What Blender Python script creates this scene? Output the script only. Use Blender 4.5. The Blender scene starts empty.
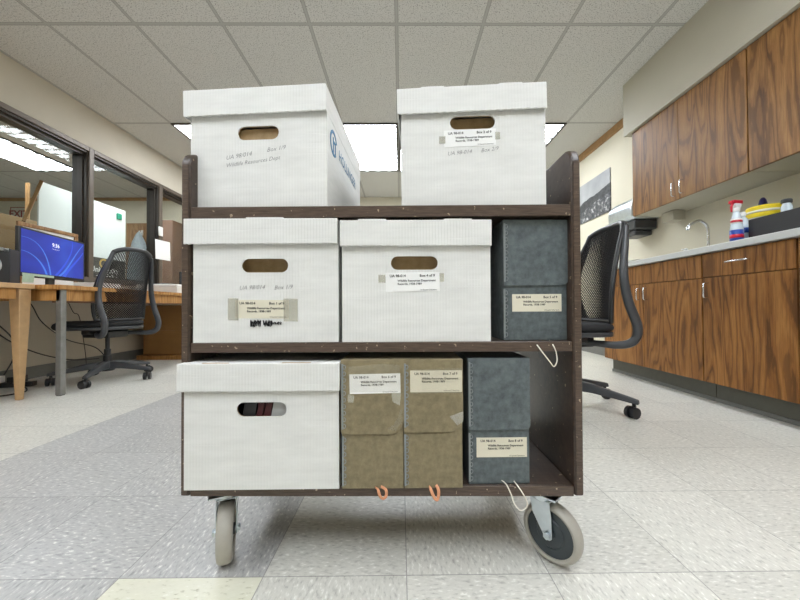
import bpy, bmesh, math, random
from mathutils import Vector, Matrix
random.seed(4)
SC = bpy.context.scene
COL = SC.collection
PI = math.pi
F = 325.0; H = 0.57; PITCH = math.radians(.7); ROLL = math.radians(.3); YAW = math.radians(-.43); SHIFT = 4; SHX = 3
CAMR = Matrix.Rotation(YAW, 3, 'Z') @ Matrix.Rotation(PI/2+PITCH, 3, 'X') @ Matrix.Rotation(-ROLL, 3, 'Z')

def at(px, py, Y):
    d = CAMR @ Vector(((px-400-SHX)/F, (300+SHIFT-py)/F, -1))
    return Vector((0, 0, H))+d*(Y/d.y)

# ------------------------------------------------------------------ materials
class NT:
    def __init__(s, name):
        s.m = bpy.data.materials.new(name); s.m.use_nodes = True
        s.t = s.m.node_tree; s.n = s.t.nodes; s.l = s.t.links
        s.b = s.n['Principled BSDF']; s.out = s.n['Material Output']
        s.tc = s.n.new('ShaderNodeTexCoord')
    def new(s, ty, **k):
        n = s.n.new(ty)
        for a, b in k.items(): setattr(n, a, b)
        return n
    def link(s, a, b): s.l.new(a, b)
    def mapping(s, scale=(1,1,1), loc=(0,0,0), rot=(0,0,0), src='Object'):
        m = s.new('ShaderNodeMapping'); m.inputs['Scale'].default_value = scale
        m.inputs['Location'].default_value = loc; m.inputs['Rotation'].default_value = rot
        s.link(s.tc.outputs[src], m.inputs['Vector']); return m.outputs['Vector']
    def noise(s, vec, scale, detail=3, rough=.5, dist=0):
        n = s.new('ShaderNodeTexNoise'); n.inputs['Scale'].default_value = scale
        n.inputs['Detail'].default_value = detail; n.inputs['Roughness'].default_value = rough
        n.inputs['Distortion'].default_value = dist
        s.link(vec, n.inputs['Vector']); return n.outputs['Fac']
    def voro(s, vec, scale, feature='F1'):
        n = s.new('ShaderNodeTexVoronoi'); n.feature = feature; n.inputs['Scale'].default_value = scale
        s.link(vec, n.inputs['Vector']); return n
    def ramp(s, fac, stops, interp='LINEAR'):
        r = s.new('ShaderNodeValToRGB'); r.color_ramp.interpolation = interp
        e = r.color_ramp.elements
        while len(e) < len(stops): e.new(.5)
        for el, (p, c) in zip(e, stops):
            el.position = p; el.color = (*c, 1) if len(c) == 3 else c
        s.link(fac, r.inputs['Fac']); return r.outputs['Color']
    def mix(s, fac, a, b, mode='MIX'):
        m = s.new('ShaderNodeMix', data_type='RGBA', blend_type=mode)
        for sock, v in ((m.inputs[0], fac), (m.inputs[6], a), (m.inputs[7], b)):
            if isinstance(v, (int, float)): sock.default_value = v
            elif isinstance(v, tuple): sock.default_value = (*v, 1)
            else: s.link(v, sock)
        return m.outputs[2]
    def math(s, op, a, b=None, c=None):
        m = s.new('ShaderNodeMath', operation=op)
        for i, v in enumerate((a, b, c)):
            if v is None: continue
            if isinstance(v, (int, float)): m.inputs[i].default_value = v
            else: s.link(v, m.inputs[i])
        return m.outputs[0]
    def sep(s, vec):
        x = s.new('ShaderNodeSeparateXYZ'); s.link(vec, x.inputs[0]); return x.outputs
    def bump(s, h, strength=.3, dist=.002):
        b = s.new('ShaderNodeBump'); b.inputs['Strength'].default_value = strength
        b.inputs['Distance'].default_value = dist
        s.link(h, b.inputs['Height']); s.link(b.outputs[0], s.b.inputs['Normal'])
    def col(s, v):
        i = s.b.inputs['Base Color']
        if isinstance(v, tuple): i.default_value = (*v, 1)
        else: s.link(v, i)
    def rough(s, v): s.b.inputs['Roughness'].default_value = v

def sc(r, g, b):
    f = lambda c: ((c/255+.055)/1.055)**2.4 if c/255 > .04045 else c/255/12.92
    return (f(r), f(g), f(b))

def plain(name, rgb, rough=.5, metal=0, var=.08, nscale=30, bump=0, emit=None, spec=None):
    t = NT(name); v = t.mapping()
    n = t.noise(v, nscale, 4)
    lo = tuple(c*(1-var) for c in rgb); hi = tuple(min(1, c*(1+var)) for c in rgb)
    t.col(t.ramp(n, [(.3, lo), (.7, hi)])); t.rough(rough)
    t.b.inputs['Metallic'].default_value = metal
    if spec is not None: t.b.inputs['Specular IOR Level'].default_value = spec
    if bump: t.bump(n, bump, .001)
    if emit:
        t.b.inputs['Emission Color'].default_value = (*emit[0], 1); t.b.inputs['Emission Strength'].default_value = emit[1]
    return t.m

M = {}
def carton_mat():
    t = NT('white_corrugated_card'); v = t.mapping()
    x, y, z = t.sep(v)
    wv = t.math('SINE', t.math('MULTIPLY', t.math('ADD', x, y), 2*PI/.0065))
    n1 = t.noise(t.mapping((3, 3, 14)), 3, 4, .6)
    n2 = t.noise(v, 60, 3)
    base = t.ramp(n1, [(.3, (.70, .70, .675)), (.7, (.80, .80, .775))])
    c = t.mix(.035, base, t.ramp(wv, [(0, (.35, .35, .34)), (1, (.95, .95, .94))]), 'MIX')
    st = t.ramp(t.noise(t.mapping((1, 1, 5)), 9, 5, .7), [(.68, (1, 1, 1)), (.8, (.9, .885, .85))])
    t.col(t.mix(1.0, c, st, 'MULTIPLY')); t.rough(.62)
    cr = t.ramp(t.noise(t.mapping((1.2, 1.2, 34)), 2.2, 3, .5, .4), [(.60, (0, 0, 0)), (.64, (1, 1, 1)), (.68, (0, 0, 0))])
    h = t.math('ADD', t.math('MULTIPLY_ADD', wv, .5, t.math('MULTIPLY', cr, -1.1)), t.math('MULTIPLY', t.math('ADD', n1, n2), .8))
    t.bump(h, .35, .0006); return t.m
M['carton'] = carton_mat()
def board_mat(name, a, b, sc_=70):
    t = NT(name); v = t.mapping()
    n = t.noise(v, sc_, 5, .65); n2 = t.noise(v, 9, 3)
    c = t.ramp(n, [(.32, a), (.68, b)])
    c = t.mix(.25, c, t.ramp(n2, [(.3, a), (.7, b)]))
    t.col(c); t.rough(.5); t.bump(n, .1, .0005); return t.m
M['greyboard'] = board_mat('mottled_grey_board', sc(66, 74, 77), sc(106, 115, 117))
M['tanboard'] = board_mat('mottled_tan_board', sc(112, 101, 76), sc(146, 134, 104))
M['kraft'] = board_mat('kraft_board', sc(150, 122, 82), sc(180, 152, 110), 40)
def cart_mat():
    t = NT('dark_brown_stained_wood')
    n = t.noise(t.mapping((25, 3, 1.5)), 4, 6, .6)
    n2 = t.noise(t.mapping((2, 20, 20)), 4, 5, .6)
    c = t.ramp(t.math('MULTIPLY', t.math('ADD', n, n2), .5), [(.35, sc(40, 30, 25)), (.65, sc(80, 64, 53))])
    chip = t.noise(t.mapping((1, 1, 1)), 75, 2, .5)
    c = t.mix(t.ramp(chip, [(.70, (0, 0, 0)), (.715, (1, 1, 1))]), c, sc(160, 140, 115))
    t.col(c); t.rough(.32); t.bump(n, .1, .0006); return t.m
M['cart'] = cart_mat()
def edge_mat():
    t = NT('worn_brown_edge_band')
    n = t.noise(t.mapping((6, 20, 60)), 5, 6, .6)
    c = t.ramp(n, [(.3, sc(66, 52, 44)), (.7, sc(98, 82, 70))])
    chip = t.noise(t.mapping((1, 1, 1)), 85, 3, .55)
    c = t.mix(t.ramp(chip, [(.67, (0, 0, 0)), (.69, (1, 1, 1))]), c, sc(176, 158, 136))
    t.col(c); t.rough(.35); return t.m
M['edge'] = edge_mat()
def floor_mat():
    t = NT('speckled_vinyl_floor_tile'); v = t.mapping()
    x, y, z = t.sep(v)
    T = .305
    ux = t.math('DIVIDE', t.math('ADD', x, .295+T*40), T); uy = t.math('DIVIDE', t.math('ADD', y, -.70+T*40), T)
    ix = t.math('FLOOR', ux); iy = t.math('FLOOR', uy); fx = t.math('FRACT', ux); fy = t.math('FRACT', uy)
    cmb = t.new('ShaderNodeCombineXYZ'); t.link(ix, cmb.inputs[0]); t.link(iy, cmb.inputs[1])
    wn = t.new('ShaderNodeTexWhiteNoise', noise_dimensions='2D'); t.link(cmb.outputs[0], wn.inputs['Vector'])
    # fleck direction alternates tile to tile
    par = t.math('MODULO', t.math('ADD', ix, iy), 2)
    fa = t.noise(t.mapping((1, 2.4, 1), rot=(0, 0, .6)), 62, 3, .55); fb = t.noise(t.mapping((2.4, 1, 1), rot=(0, 0, .6)), 62, 3, .55)
    fl = t.mix(par, fa, fb)
    cloud = t.noise(v, 14, 4, .6)
    dark = t.ramp(fl, [(.30, sc(148, 147, 146)), (.44, sc(178, 177, 175)), (.58, sc(184, 183, 180)), (.69, sc(226, 225, 218))])
    lite = t.ramp(fl, [(.30, sc(178, 176, 168)), (.44, sc(210, 208, 199)), (.58, sc(215, 213, 204)), (.69, sc(240, 239, 232))])
    cream = t.ramp(fl, [(.26, sc(176, 172, 146)), (.40, sc(222, 220, 200)), (.62, sc(225, 223, 204)), (.70, sc(236, 235, 222))])
    isdark = t.math('MULTIPLY', t.math('GREATER_THAN', x, -.295-T*4), t.math('LESS_THAN', x, -.295))
    c = t.mix(isdark, lite, dark)
    e = lambda a, k: t.math('COMPARE', a, k, .5)
    iscream = t.math('MULTIPLY', e(ix, 39), e(iy, 39))
    c = t.mix(iscream, c, cream)
    g = t.math('MULTIPLY_ADD', wn.outputs['Value'], .09, .93)
    cg = t.new('ShaderNodeCombineColor')
    for i in range(3): t.link(g, cg.inputs[i])
    c = t.mix(1.0, c, cg.outputs[0], 'MULTIPLY')
    c = t.mix(1.0, c, t.ramp(cloud, [(.3, (.93, .93, .93)), (.7, (1, 1, 1))]), 'MULTIPLY')
    def ed(f): return t.math('MINIMUM', f, t.math('SUBTRACT', 1, f))
    line = t.math('LESS_THAN', t.math('MINIMUM', ed(fx), ed(fy)), .0035)
    c = t.mix(t.math('MULTIPLY', line, .55), c, sc(90, 88, 85))
    t.col(c)
    t.rough(.34)
    return t.m
M['floor'] = floor_mat()
def ceil_mat(name, ox, oy):
    t = NT(name); v = t.mapping(); x, y, z = t.sep(v)
    fx = t.math('FRACT', t.math('DIVIDE', t.math('ADD', x, -ox+61), .61))
    fy = t.math('FRACT', t.math('DIVIDE', t.math('ADD', y, -oy+122), 1.22))
    ed = lambda f, w: t.math('MULTIPLY', t.math('MINIMUM', f, t.math('SUBTRACT', 1, f)), w)
    d = t.math('MINIMUM', ed(fx, .61), ed(fy, 1.22))
    bar = t.math('LESS_THAN', d, .008)
    rim = t.math('LESS_THAN', d, .0135)
    pit = t.noise(v, 120, 3, .6); pit2 = t.noise(v, 55, 2)
    c = t.ramp(pit, [(.36, sc(150, 149, 144)), (.45, sc(206, 205, 200)), (.8, sc(214, 213, 208))])
    c = t.mix(t.math('MULTIPLY', rim, .6), c, sc(120, 118, 112))  # recess shade along the grid bars, painted into the tile colour
    c = t.mix(bar, c, sc(176, 175, 170))
    t.col(c); t.rough(.9)
    t.bump(t.math('SUBTRACT', pit, t.math('MULTIPLY', rim, 1.0)), .25, .003); return t.m
M['ceil'] = ceil_mat('pitted_acoustic_ceiling_tile', -.018, 1.042-1.22*10)
M['ceil2'] = ceil_mat('pitted_acoustic_ceiling_tile_next_room', -5.2, 1.042-1.22*10)
M['wall'] = plain('warm_beige_paint', sc(196, 188, 172), .8, var=.03, nscale=5)
M['wallr'] = plain('cream_paint', sc(212, 206, 186), .75, var=.02, nscale=5)
M['soffit'] = plain('pale_grey_beige_paint', sc(182, 177, 160), .6, var=.02, nscale=5)
M['trimwood'] = plain('light_oak_trim', sc(166, 128, 82), .5, var=.15, nscale=20)
def oak(name, dark, mid, light, vertical=True):
    t = NT(name)
    oi = t.new('ShaderNodeObjectInfo')
    off = t.math('MULTIPLY', oi.outputs['Random'], 9.0)
    x, y, z = t.sep(t.tc.outputs['Object'])
    cm = t.new('ShaderNodeCombineXYZ')
    t.link(t.math('MULTIPLY', t.math('ADD', x, y), 6.5), cm.inputs[0]); t.link(off, cm.inputs[1]); t.link(t.math('MULTIPLY', z, .7), cm.inputs[2])
    vec = cm.outputs[0]
    n = t.noise(vec, 1.0, 1.6, .5, .5)
    n = t.math('ADD', n, t.math('MULTIPLY', t.noise(vec, 9, 4, .65), .06))
    s = t.math('SINE', t.math('MULTIPLY', n, 72))
    cm2 = t.new('ShaderNodeCombineXYZ')
    t.link(t.math('MULTIPLY', t.math('ADD', x, y), 220), cm2.inputs[0]); t.link(off, cm2.inputs[1]); t.link(t.math('MULTIPLY', z, 9), cm2.inputs[2])
    fine = t.noise(cm2.outputs[0], 1, 3, .6)
    c = t.ramp(t.math('MULTIPLY_ADD', s, .5, .5), [(.0, light), (.45, mid), (.78, mid), (.97, dark)])
    c = t.mix(t.ramp(fine, [(.35, (.55,)*3), (.6, (0,)*3)]), c, dark)
    c = t.mix(.35, c, t.ramp(t.noise(vec, 2.2, 3), [(.3, dark), (.7, light)]))
    t.col(c); t.rough(.45); t.b.inputs['Specular IOR Level'].default_value = .3; t.bump(fine, .08, .0006); return t.m
M['oak'] = oak('stained_oak_veneer', sc(84, 50, 20), sc(146, 96, 44), sc(170, 118, 62))
M['oakup'] = oak('stained_oak_veneer_upper', sc(84, 54, 26), sc(142, 99, 54), sc(166, 121, 70))
M['deskwood'] = oak('honey_oak_desk', sc(146, 98, 48), sc(180, 130, 72), sc(200, 152, 92))
M['legwood'] = plain('pale_maple_leg', sc(196, 160, 116), .5, var=.08, nscale=25)
M['pedwood'] = plain('brown_drawer_veneer', sc(150, 110, 62), .5, var=.1, nscale=8)
M['counter'] = plain('pale_grey_laminate', sc(200, 202, 200), .3, var=.03, nscale=60)
M['toe'] = plain('grey_green_rubber_base', sc(92, 92, 82), .5, var=.05)
M['basegrey'] = plain('grey_rubber_base', sc(112, 112, 108), .55, var=.05)
M['chrome'] = plain('brushed_chrome', (.75, .76, .78), .22, 1, var=.03)
M['zinc'] = plain('zinc_plated_steel', (.62, .68, .72), .3, 1, var=.08)
M['ringmetal'] = plain('dull_stapled_metal', sc(142, 148, 150), .35, .3, var=.1)
M['steel'] = plain('grey_steel_leg', sc(135, 134, 132), .4, .6, var=.12, nscale=25)
M['black'] = plain('black_plastic', sc(33, 33, 35), .42, var=.1)
M['blackm'] = plain('black_woven_mesh', sc(30, 30, 33), .4, var=.1)
M['greyp'] = plain('dark_grey_plastic', sc(66, 68, 71), .35, var=.06)
M['fabric'] = plain('black_seat_fabric', sc(30, 30, 32), .85, var=.15, nscale=90)
M['tire'] = plain('worn_grey_rubber_tire', sc(168, 164, 154), .5, var=.1, nscale=18)
M['hub'] = plain('dark_slate_wheel_core', sc(54, 62, 66), .4, var=.08)
M['bronze'] = plain('dark_bronze_frame', sc(66, 60, 54), .35, .3, var=.06)
M['frameface'] = plain('taupe_frame_face', sc(100, 90, 80), .4, .2, var=.05)
M['white'] = plain('white_plastic', sc(232, 232, 228), .4, var=.02)
M['paper'] = plain('white_paper', sc(240, 240, 238), .7, var=.015)
M['cream'] = plain('cream_label_paper', sc(222, 216, 196), .7, var=.02)
M['ink'] = plain('black_ink', sc(34, 34, 36), .7, var=.02)
M['pencil'] = plain('grey_pencil', sc(138, 138, 138), .7, var=.05)
M['blueink'] = plain('blue_print', sc(58, 118, 160), .6, var=.04)
M['string'] = plain('white_cotton_cord', sc(235, 230, 216), .8, var=.03)
M['ribbon'] = plain('peach_ribbon', sc(214, 150, 112), .6, var=.12, nscale=200)
M['whiteboard'] = plain('glossy_white_board', sc(240, 246, 244), .25, var=.02, nscale=4)
M['green'] = plain('green_plastic', sc(30, 150, 118), .4)
M['red'] = plain('red_plastic', sc(205, 32, 52), .35)
M['maroon'] = plain('maroon_cloth', sc(74, 26, 30), .6, var=.3, nscale=40)
M['exitred'] = plain('dark_red_print', sc(140, 40, 44), .5)
M['signface'] = plain('pale_sign_face', sc(206, 200, 188), .5)
M['yellow'] = plain('yellow_plastic', sc(240, 214, 40), .35)
M['navy'] = plain('navy_plastic', sc(34, 30, 100), .3)
M['blue'] = plain('blue_print_label', sc(38, 72, 160), .4)
M['clearp'] = plain('milky_plastic', sc(206, 218, 226), .25)
M['gold'] = plain('gold_print', sc(190, 158, 84), .5)
M['banner'] = plain('charcoal_print', sc(70, 68, 64), .6)
M['sticky'] = plain('pale_green_note', sc(196, 224, 204), .7)
M['coat'] = plain('pale_blue_grey_cloth', sc(160, 172, 176), .8, var=.12)
M['brownpanel'] = plain('brown_partition_veneer', sc(120, 88, 70), .5, var=.1, nscale=6)
M['cardboard'] = plain('brown_cardboard', sc(172, 140, 98), .7, var=.06, nscale=10)
M['greyflap'] = plain('grey_paper', sc(176, 178, 178), .7, var=.06)
M['dooroak'] = oak('plain_oak_door', sc(128, 92, 60), sc(160, 124, 86), sc(176, 140, 100))

def tape_mat(name, tint, fac, rough):
    t = NT(name)
    tr = t.new('ShaderNodeBsdfTransparent'); tr.inputs[0].default_value = (1, 1, 1, 1)
    mx = t.new('ShaderNodeMixShader'); mx.inputs[0].default_value = fac
    t.col(tint); t.rough(rough)
    t.bump(t.noise(t.mapping(), 30, 3), .4, .001)
    t.link(tr.outputs[0], mx.inputs[1]); t.link(t.b.outputs[0], mx.inputs[2]); t.link(mx.outputs[0], t.out.inputs[0]); return t.m
M['tape'] = tape_mat('yellowed_clear_tape', sc(206, 203, 186), .38, .25)
M['shinytape'] = tape_mat('glossy_clear_tape', sc(206, 200, 176), .10, .15)
M['shinytape2'] = tape_mat('crinkled_clear_tape', sc(214, 210, 196), .3, .15)
def glass_mat():
    t = NT('window_glass')
    tr = t.new('ShaderNodeBsdfTransparent'); tr.inputs[0].default_value = (.90, .92, .91, 1)
    gl = t.new('ShaderNodeBsdfGlossy'); gl.inputs['Roughness'].default_value = .01
    fr = t.new('ShaderNodeLayerWeight'); fac = t.math('MULTIPLY_ADD', t.math('POWER', fr.outputs['Facing'], 5), .7, .035)
    mx = t.new('ShaderNodeMixShader'); t.link(fac, mx.inputs[0])
    t.link(tr.outputs[0], mx.inputs[1]); t.link(gl.outputs[0], mx.inputs[2]); t.link(mx.outputs[0], t.out.inputs[0]); return t.m
M['glass'] = glass_mat()
LIGHT = 15.0
def diffuser_mat():
    t = NT('lit_prismatic_diffuser'); v = t.mapping(); x, y, z = t.sep(v)
    # small cells: bright lens with dim plastic ribs between
    fx = t.math('FRACT', t.math('DIVIDE', x, .16)); fy = t.math('FRACT', t.math('DIVIDE', y, .125))
    n = t.noise(v, 16, 3)
    a = t.math('LESS_THAN', t.math('ABSOLUTE', t.math('SUBTRACT', fy, t.math('MULTIPLY_ADD', n, .5, .22))), .15)
    b = t.math('LESS_THAN', t.math('ABSOLUTE', t.math('SUBTRACT', fx, .5)), .33)
    rib = t.math('MULTIPLY', a, b)
    st = t.mix(rib, (LIGHT*1.2,)*3, (.62,)*3)
    t.col(sc(225, 232, 236))
    t.b.inputs['Emission Color'].default_value = (.935, .985, 1.05, 1)
    t.link(st, t.b.inputs['Emission Strength']); return t.m
M['diffuser'] = diffuser_mat()
def screen_mat():
    t = NT('lit_blue_screen'); v = t.mapping()
    n = t.noise(t.mapping((1, 3, 2)), 1.6, 2, .5, .6)
    c = t.ramp(n, [(.3, sc(4, 24, 130)), (.5, sc(14, 56, 200)), (.72, sc(40, 100, 232))])
    t.col((.01, .01, .02)); t.rough(.3)
    t.link(c, t.b.inputs['Emission Color']); t.b.inputs['Emission Strength'].default_value = .8; return t.m
M['screen'] = screen_mat()
M['swirl'] = plain('lit_light_blue_swirl', (.02, .03, .1), .4, emit=(sc(78, 140, 245), .8))
M['swirld'] = plain('lit_deep_blue_swirl', (.02, .03, .1), .4, emit=(sc(40, 84, 235), .8))
M['lit'] = plain('lit_white_glyphs', (.5, .5, .5), .4, emit=((.9, .93, 1), .9))
def photo_mat():
    t = NT('grey_hillside_photo_print'); v = t.mapping(); x, y, z = t.sep(v)
    # sky above, sloping dark hill, speckled town below
    n = t.noise(v, 3, 4); n2 = t.noise(v, 22, 5, .75)
    hill = t.math('ADD', t.math('MULTIPLY', y, -.16), t.math('MULTIPLY_ADD', n, .12, .26))
    up = t.math('GREATER_THAN', z, hill)
    town = t.math('LESS_THAN', z, t.math('SUBTRACT', hill, .10))
    dark = t.ramp(n2, [(.3, sc(40, 42, 44)), (.7, sc(92, 94, 96))])
    tw = t.ramp(n2, [(.44, sc(66, 68, 72)), (.56, sc(112, 114, 116)), (.64, sc(205, 205, 205))])
    sky = t.ramp(n, [(.3, sc(140, 142, 144)), (.7, sc(176, 178, 178))])
    c = t.mix(town, dark, tw); c = t.mix(up, c, sky); t.col(c); t.rough(.35); return t.m
M['photo'] = photo_mat()
M['artdark'] = plain('dark_grey_artwork', sc(70, 76, 74), .6, var=.2, nscale=8)

# ------------------------------------------------------------------ mesh builder
class MB:
    def __init__(s): s.bm = bmesh.new(); s.mi = 0
    def _f(s, vs):
        try:
            f = s.bm.faces.new(vs); f.material_index = s.mi; return f
        except ValueError: return None
    def box(s, x0, x1, y0, y1, z0, z1, mtx=None):
        P = [(x0,y0,z0),(x1,y0,z0),(x1,y1,z0),(x0,y1,z0),(x0,y0,z1),(x1,y0,z1),(x1,y1,z1),(x0,y1,z1)]
        V = [s.bm.verts.new(mtx @ Vector(p) if mtx else p) for p in P]
        for q in ((3,2,1,0),(4,5,6,7),(0,1,5,4),(1,2,6,5),(2,3,7,6),(3,0,4,7)): s._f([V[i] for i in q])
        return s
    def prism(s, pts, fn, t0, t1):
        """polygon pts (2-D) extruded: fn(a,b,t) -> 3-D"""
        A = [s.bm.verts.new(fn(a, b, t0)) for a, b in pts]; B = [s.bm.verts.new(fn(a, b, t1)) for a, b in pts]
        s._f(A[::-1]); s._f(B)
        n = len(pts)
        for i in range(n): s._f([A[i], A[(i+1)%n], B[(i+1)%n], B[i]])
        return s
    def ring(s, c, u, v, ru, rv, n): return [s.bm.verts.new(c+u*(ru*math.cos(2*PI*i/n))+v*(rv*math.sin(2*PI*i/n))) for i in range(n)]
    def tube(s, path, r, n=10, cap=True, flat=None, closed=False):
        """r: number or list; flat=(vector, ratio) squashes the section along vector"""
        P = [Vector(p) for p in path]; R = r if isinstance(r, (list, tuple)) else [r]*len(P)
        rings = []; prev = None
        for i, p in enumerate(P):
            if closed: d = P[(i+1)%len(P)]-P[i-1]
            else: d = P[min(i+1, len(P)-1)]-P[max(i-1, 0)]
            d.normalize()
            if flat: u = Vector(flat[0]); u = (u-d*u.dot(d)).normalized()
            elif prev is None:
                u = Vector((0,0,1)) if abs(d.z) < .9 else Vector((1,0,0)); u = (u-d*u.dot(d)).normalized()
            else: u = (prev-d*prev.dot(d)).normalized()
            prev = u; v = d.cross(u)
            rings.append(s.ring(p, u, v, R[i]*(flat[1] if flat else 1), R[i], n))
        m = len(rings)
        for i in range(m if closed else m-1):
            a, b = rings[i], rings[(i+1)%m]
            for k in range(n): s._f([a[k], a[(k+1)%n], b[(k+1)%n], b[k]])
        if cap and not closed: s._f(rings[0][::-1]); s._f(rings[-1])
        return s
    def cyl(s, p0, p1, r0, r1=None, n=24): return s.tube([p0, p1], [r0, r0 if r1 is None else r1], n)
    def lathe(s, prof, n=24, mtx=None):
        rings = []
        for r, z in prof:
            rings.append([s.bm.verts.new((mtx @ Vector((r*math.cos(2*PI*i/n), r*math.sin(2*PI*i/n), z))) if mtx else (r*math.cos(2*PI*i/n), r*math.sin(2*PI*i/n), z)) for i in range(n)])
        for a, b in zip(rings, rings[1:]):
            for k in range(n): s._f([a[k], a[(k+1)%n], b[(k+1)%n], b[k]])
        s._f(rings[0][::-1]); s._f(rings[-1]); return s
    def build(s, name, mat, parent=None, bevel=0, smooth=False, seg=2, angle=35):
        me = bpy.data.meshes.new(name)
        bmesh.ops.recalc_face_normals(s.bm, faces=s.bm.faces)
        s.bm.to_mesh(me); s.bm.free()
        for m in (mat if isinstance(mat, (list, tuple)) else [mat]): me.materials.append(M[m] if isinstance(m, str) else m)
        o = bpy.data.objects.new(name, me); COL.objects.link(o)
        if parent: o.parent = parent
        if bevel:
            b = o.modifiers.new('bevel', 'BEVEL'); b.width = bevel; b.segments = seg; b.limit_method = 'ANGLE'; b.angle_limit = math.radians(40)
        if smooth or bevel:
            for p in me.polygons: p.use_smooth = True
            try: me.set_sharp_from_angle(angle=math.radians(angle))
            except Exception: pass
        return o

def tag(o, label, cat, group=None):
    o['label'] = label; o['category'] = cat
    if group: o['group'] = group
    return o
def thing(name, label, cat, loc=(0,0,0), rz=0, group=None):
    o = bpy.data.objects.new(name, None); COL.objects.link(o); o.empty_display_size = .05
    o.location = loc; o.rotation_euler = (0, 0, rz); return tag(o, label, cat, group)
def struct(o): o['kind'] = 'structure'; return o
def dup(root, loc, rz, label):
    def cp(o, par):
        c = o.copy(); COL.objects.link(c); c.parent = par
        for ch in list(o.children): cp(ch, c)
        return c
    r = cp(root, None); r.location = loc; r.rotation_euler = (0, 0, rz); r['label'] = label; return r

def text_mesh(name, lines, mat, parent, y, frame=None, bold=0.0, shear=0.0):
    """lines: (string, x, z, size, align[, rot]); drawn in the local XZ plane facing -Y at depth y, or through frame matrix"""
    bm = bmesh.new()
    for ln in lines:
        st, x, z, size, al = ln[:5]; rot = ln[5] if len(ln) > 5 else 0
        cu = bpy.data.curves.new('t', 'FONT'); cu.body = st; cu.size = size; cu.align_x = al; cu.offset = bold*size; cu.shear = shear
        cu.resolution_u = 2
        ob = bpy.data.objects.new('t', cu); COL.objects.link(ob)
        bpy.context.view_layer.update()
        me = bpy.data.meshes.new_from_object(ob.evaluated_get(bpy.context.evaluated_depsgraph_get()))
        mt = Matrix.Translation((x, y, z)) @ Matrix.Rotation(-rot, 4, 'Y') @ Matrix.Rotation(PI/2, 4, 'X')
        if frame: mt = frame @ mt
        me.transform(mt); bm.from_mesh(me)
        bpy.data.objects.remove(ob); bpy.data.curves.remove(cu); bpy.data.meshes.remove(me)
    me = bpy.data.meshes.new(name); bm.to_mesh(me); bm.free(); me.materials.append(M[mat])
    o = bpy.data.objects.new(name, me); COL.objects.link(o)
    if parent: o.parent = parent
    return o

# ------------------------------------------------------------------ the setting
XL, XR, YB, YF, ZC = -3.08, 2.38, 5.83, -4.0, 2.566
b = MB(); b.box(-9, 4, YF-.2, YB+.2, -.06, 0); struct(b.build('floor', 'floor'))
b = MB(); b.box(XL-.06, XR+.1, YF, YB+.1, ZC, ZC+.05); struct(b.build('ceiling', 'ceil'))
b = MB(); b.box(-9, XL-.06, YF, YB+.1, ZC, ZC+.05); struct(b.build('ceiling_next_room', 'ceil2'))
b = MB(); b.box(-9, XR+.1, YB, YB+.1, 0, ZC); struct(b.build('wall_back', 'wallr'))
b = MB(); b.box(-9, XR+.1, YF-.1, YF, 0, ZC); struct(b.build('wall_front', 'wallr'))
b = MB(); b.box(XR, XR+.1, YF, YB, 0, ZC); struct(b.build('wall_right', 'wallr'))
b = MB(); b.box(-9.1, -9, YF, YB, 0, ZC); struct(b.build('wall_far_left', 'wallr'))
b = MB()
b.box(XL-.12, XL, YF, YB, 2.17, ZC); b.box(XL-.12, XL, YF, YB, 0, .84); b.box(XL-.12, XL, YF, 1.2, .84, 2.17); b.box(XL-.12, XL, 5.25, YB, .84, 2.17)
struct(b.build('wall_left', 'wall'))
b = MB(); b.box(2.02, XR, YF, 2.90, 2.10, ZC); struct(b.build('wall_right_soffit', 'soffit'))
b = MB(); b.box(XR-.02, XR, 2.90, YB, ZC-.085, ZC); struct(b.build('trim_1', 'trimwood'))
b = MB(); b.box(-9, XL-.12, YB-.02, YB, ZC-.055, ZC); struct(b.build('trim_2', 'trimwood'))
b = MB(); b.box(XL, XL+.012, YF, YB, 0, .10); struct(b.build('baseboard_left', 'basegrey'))
b = MB(); b.box(XL+.012, XR, YB-.012, YB, 0, .10); struct(b.build('baseboard_back', 'basegrey'))
b = MB(); b.box(XR-.012, XR, 2.9, YB-.012, 0, .10); struct(b.build('baseboard_right', 'basegrey'))
# interior glazing of the left wall: one window per bay, frame bars and pane
bays = [(1.2, 3.20), (3.25, 4.13), (4.185, 5.19)]
gaps = [.05, .055, .06]
for i, (y0, y1) in enumerate(bays):
    f = MB(); f.mi = 0
    f.box(XL-.12, XL+.03, y0, y1, 2.125, 2.17); f.box(XL-.12, XL+.03, y0, y1, .84, .89)
    f.box(XL-.12, XL+.03, y1, y1+gaps[i], .84, 2.17)
    if i == 0: f.box(XL-.12, XL+.03, y0-.05, y0, .84, 2.17)
    w = struct(f.build('window_%d' % (i+1), 'frameface', bevel=.004))
    s = MB(); x0, x1, bw = XL-.118, XL-.02, .022
    s.box(x0, x1, y0+.001, y1-.001, 2.085, 2.1245); s.box(x0, x1, y1-bw, y1-.001, .89, 2.085); s.box(x0, x1, y0+.001, y0+bw, .89, 2.085)
    s.box(x0, x1, y0+bw, y1-bw, .8905, .915); s.box(x1, XL+.012, y1-.010, y1-.001, .89, 2.1245); s.box(x1, XL+.012, y0+.001, y1-.010, 2.108, 2.1245)
    s.build('glazing_bead', 'bronze', w, bevel=.002)
    g = MB(); g.box(XL-.075, XL-.069, y0+bw, y1-bw, .915, 2.085); g.build('pane', 'glass', w)

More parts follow.
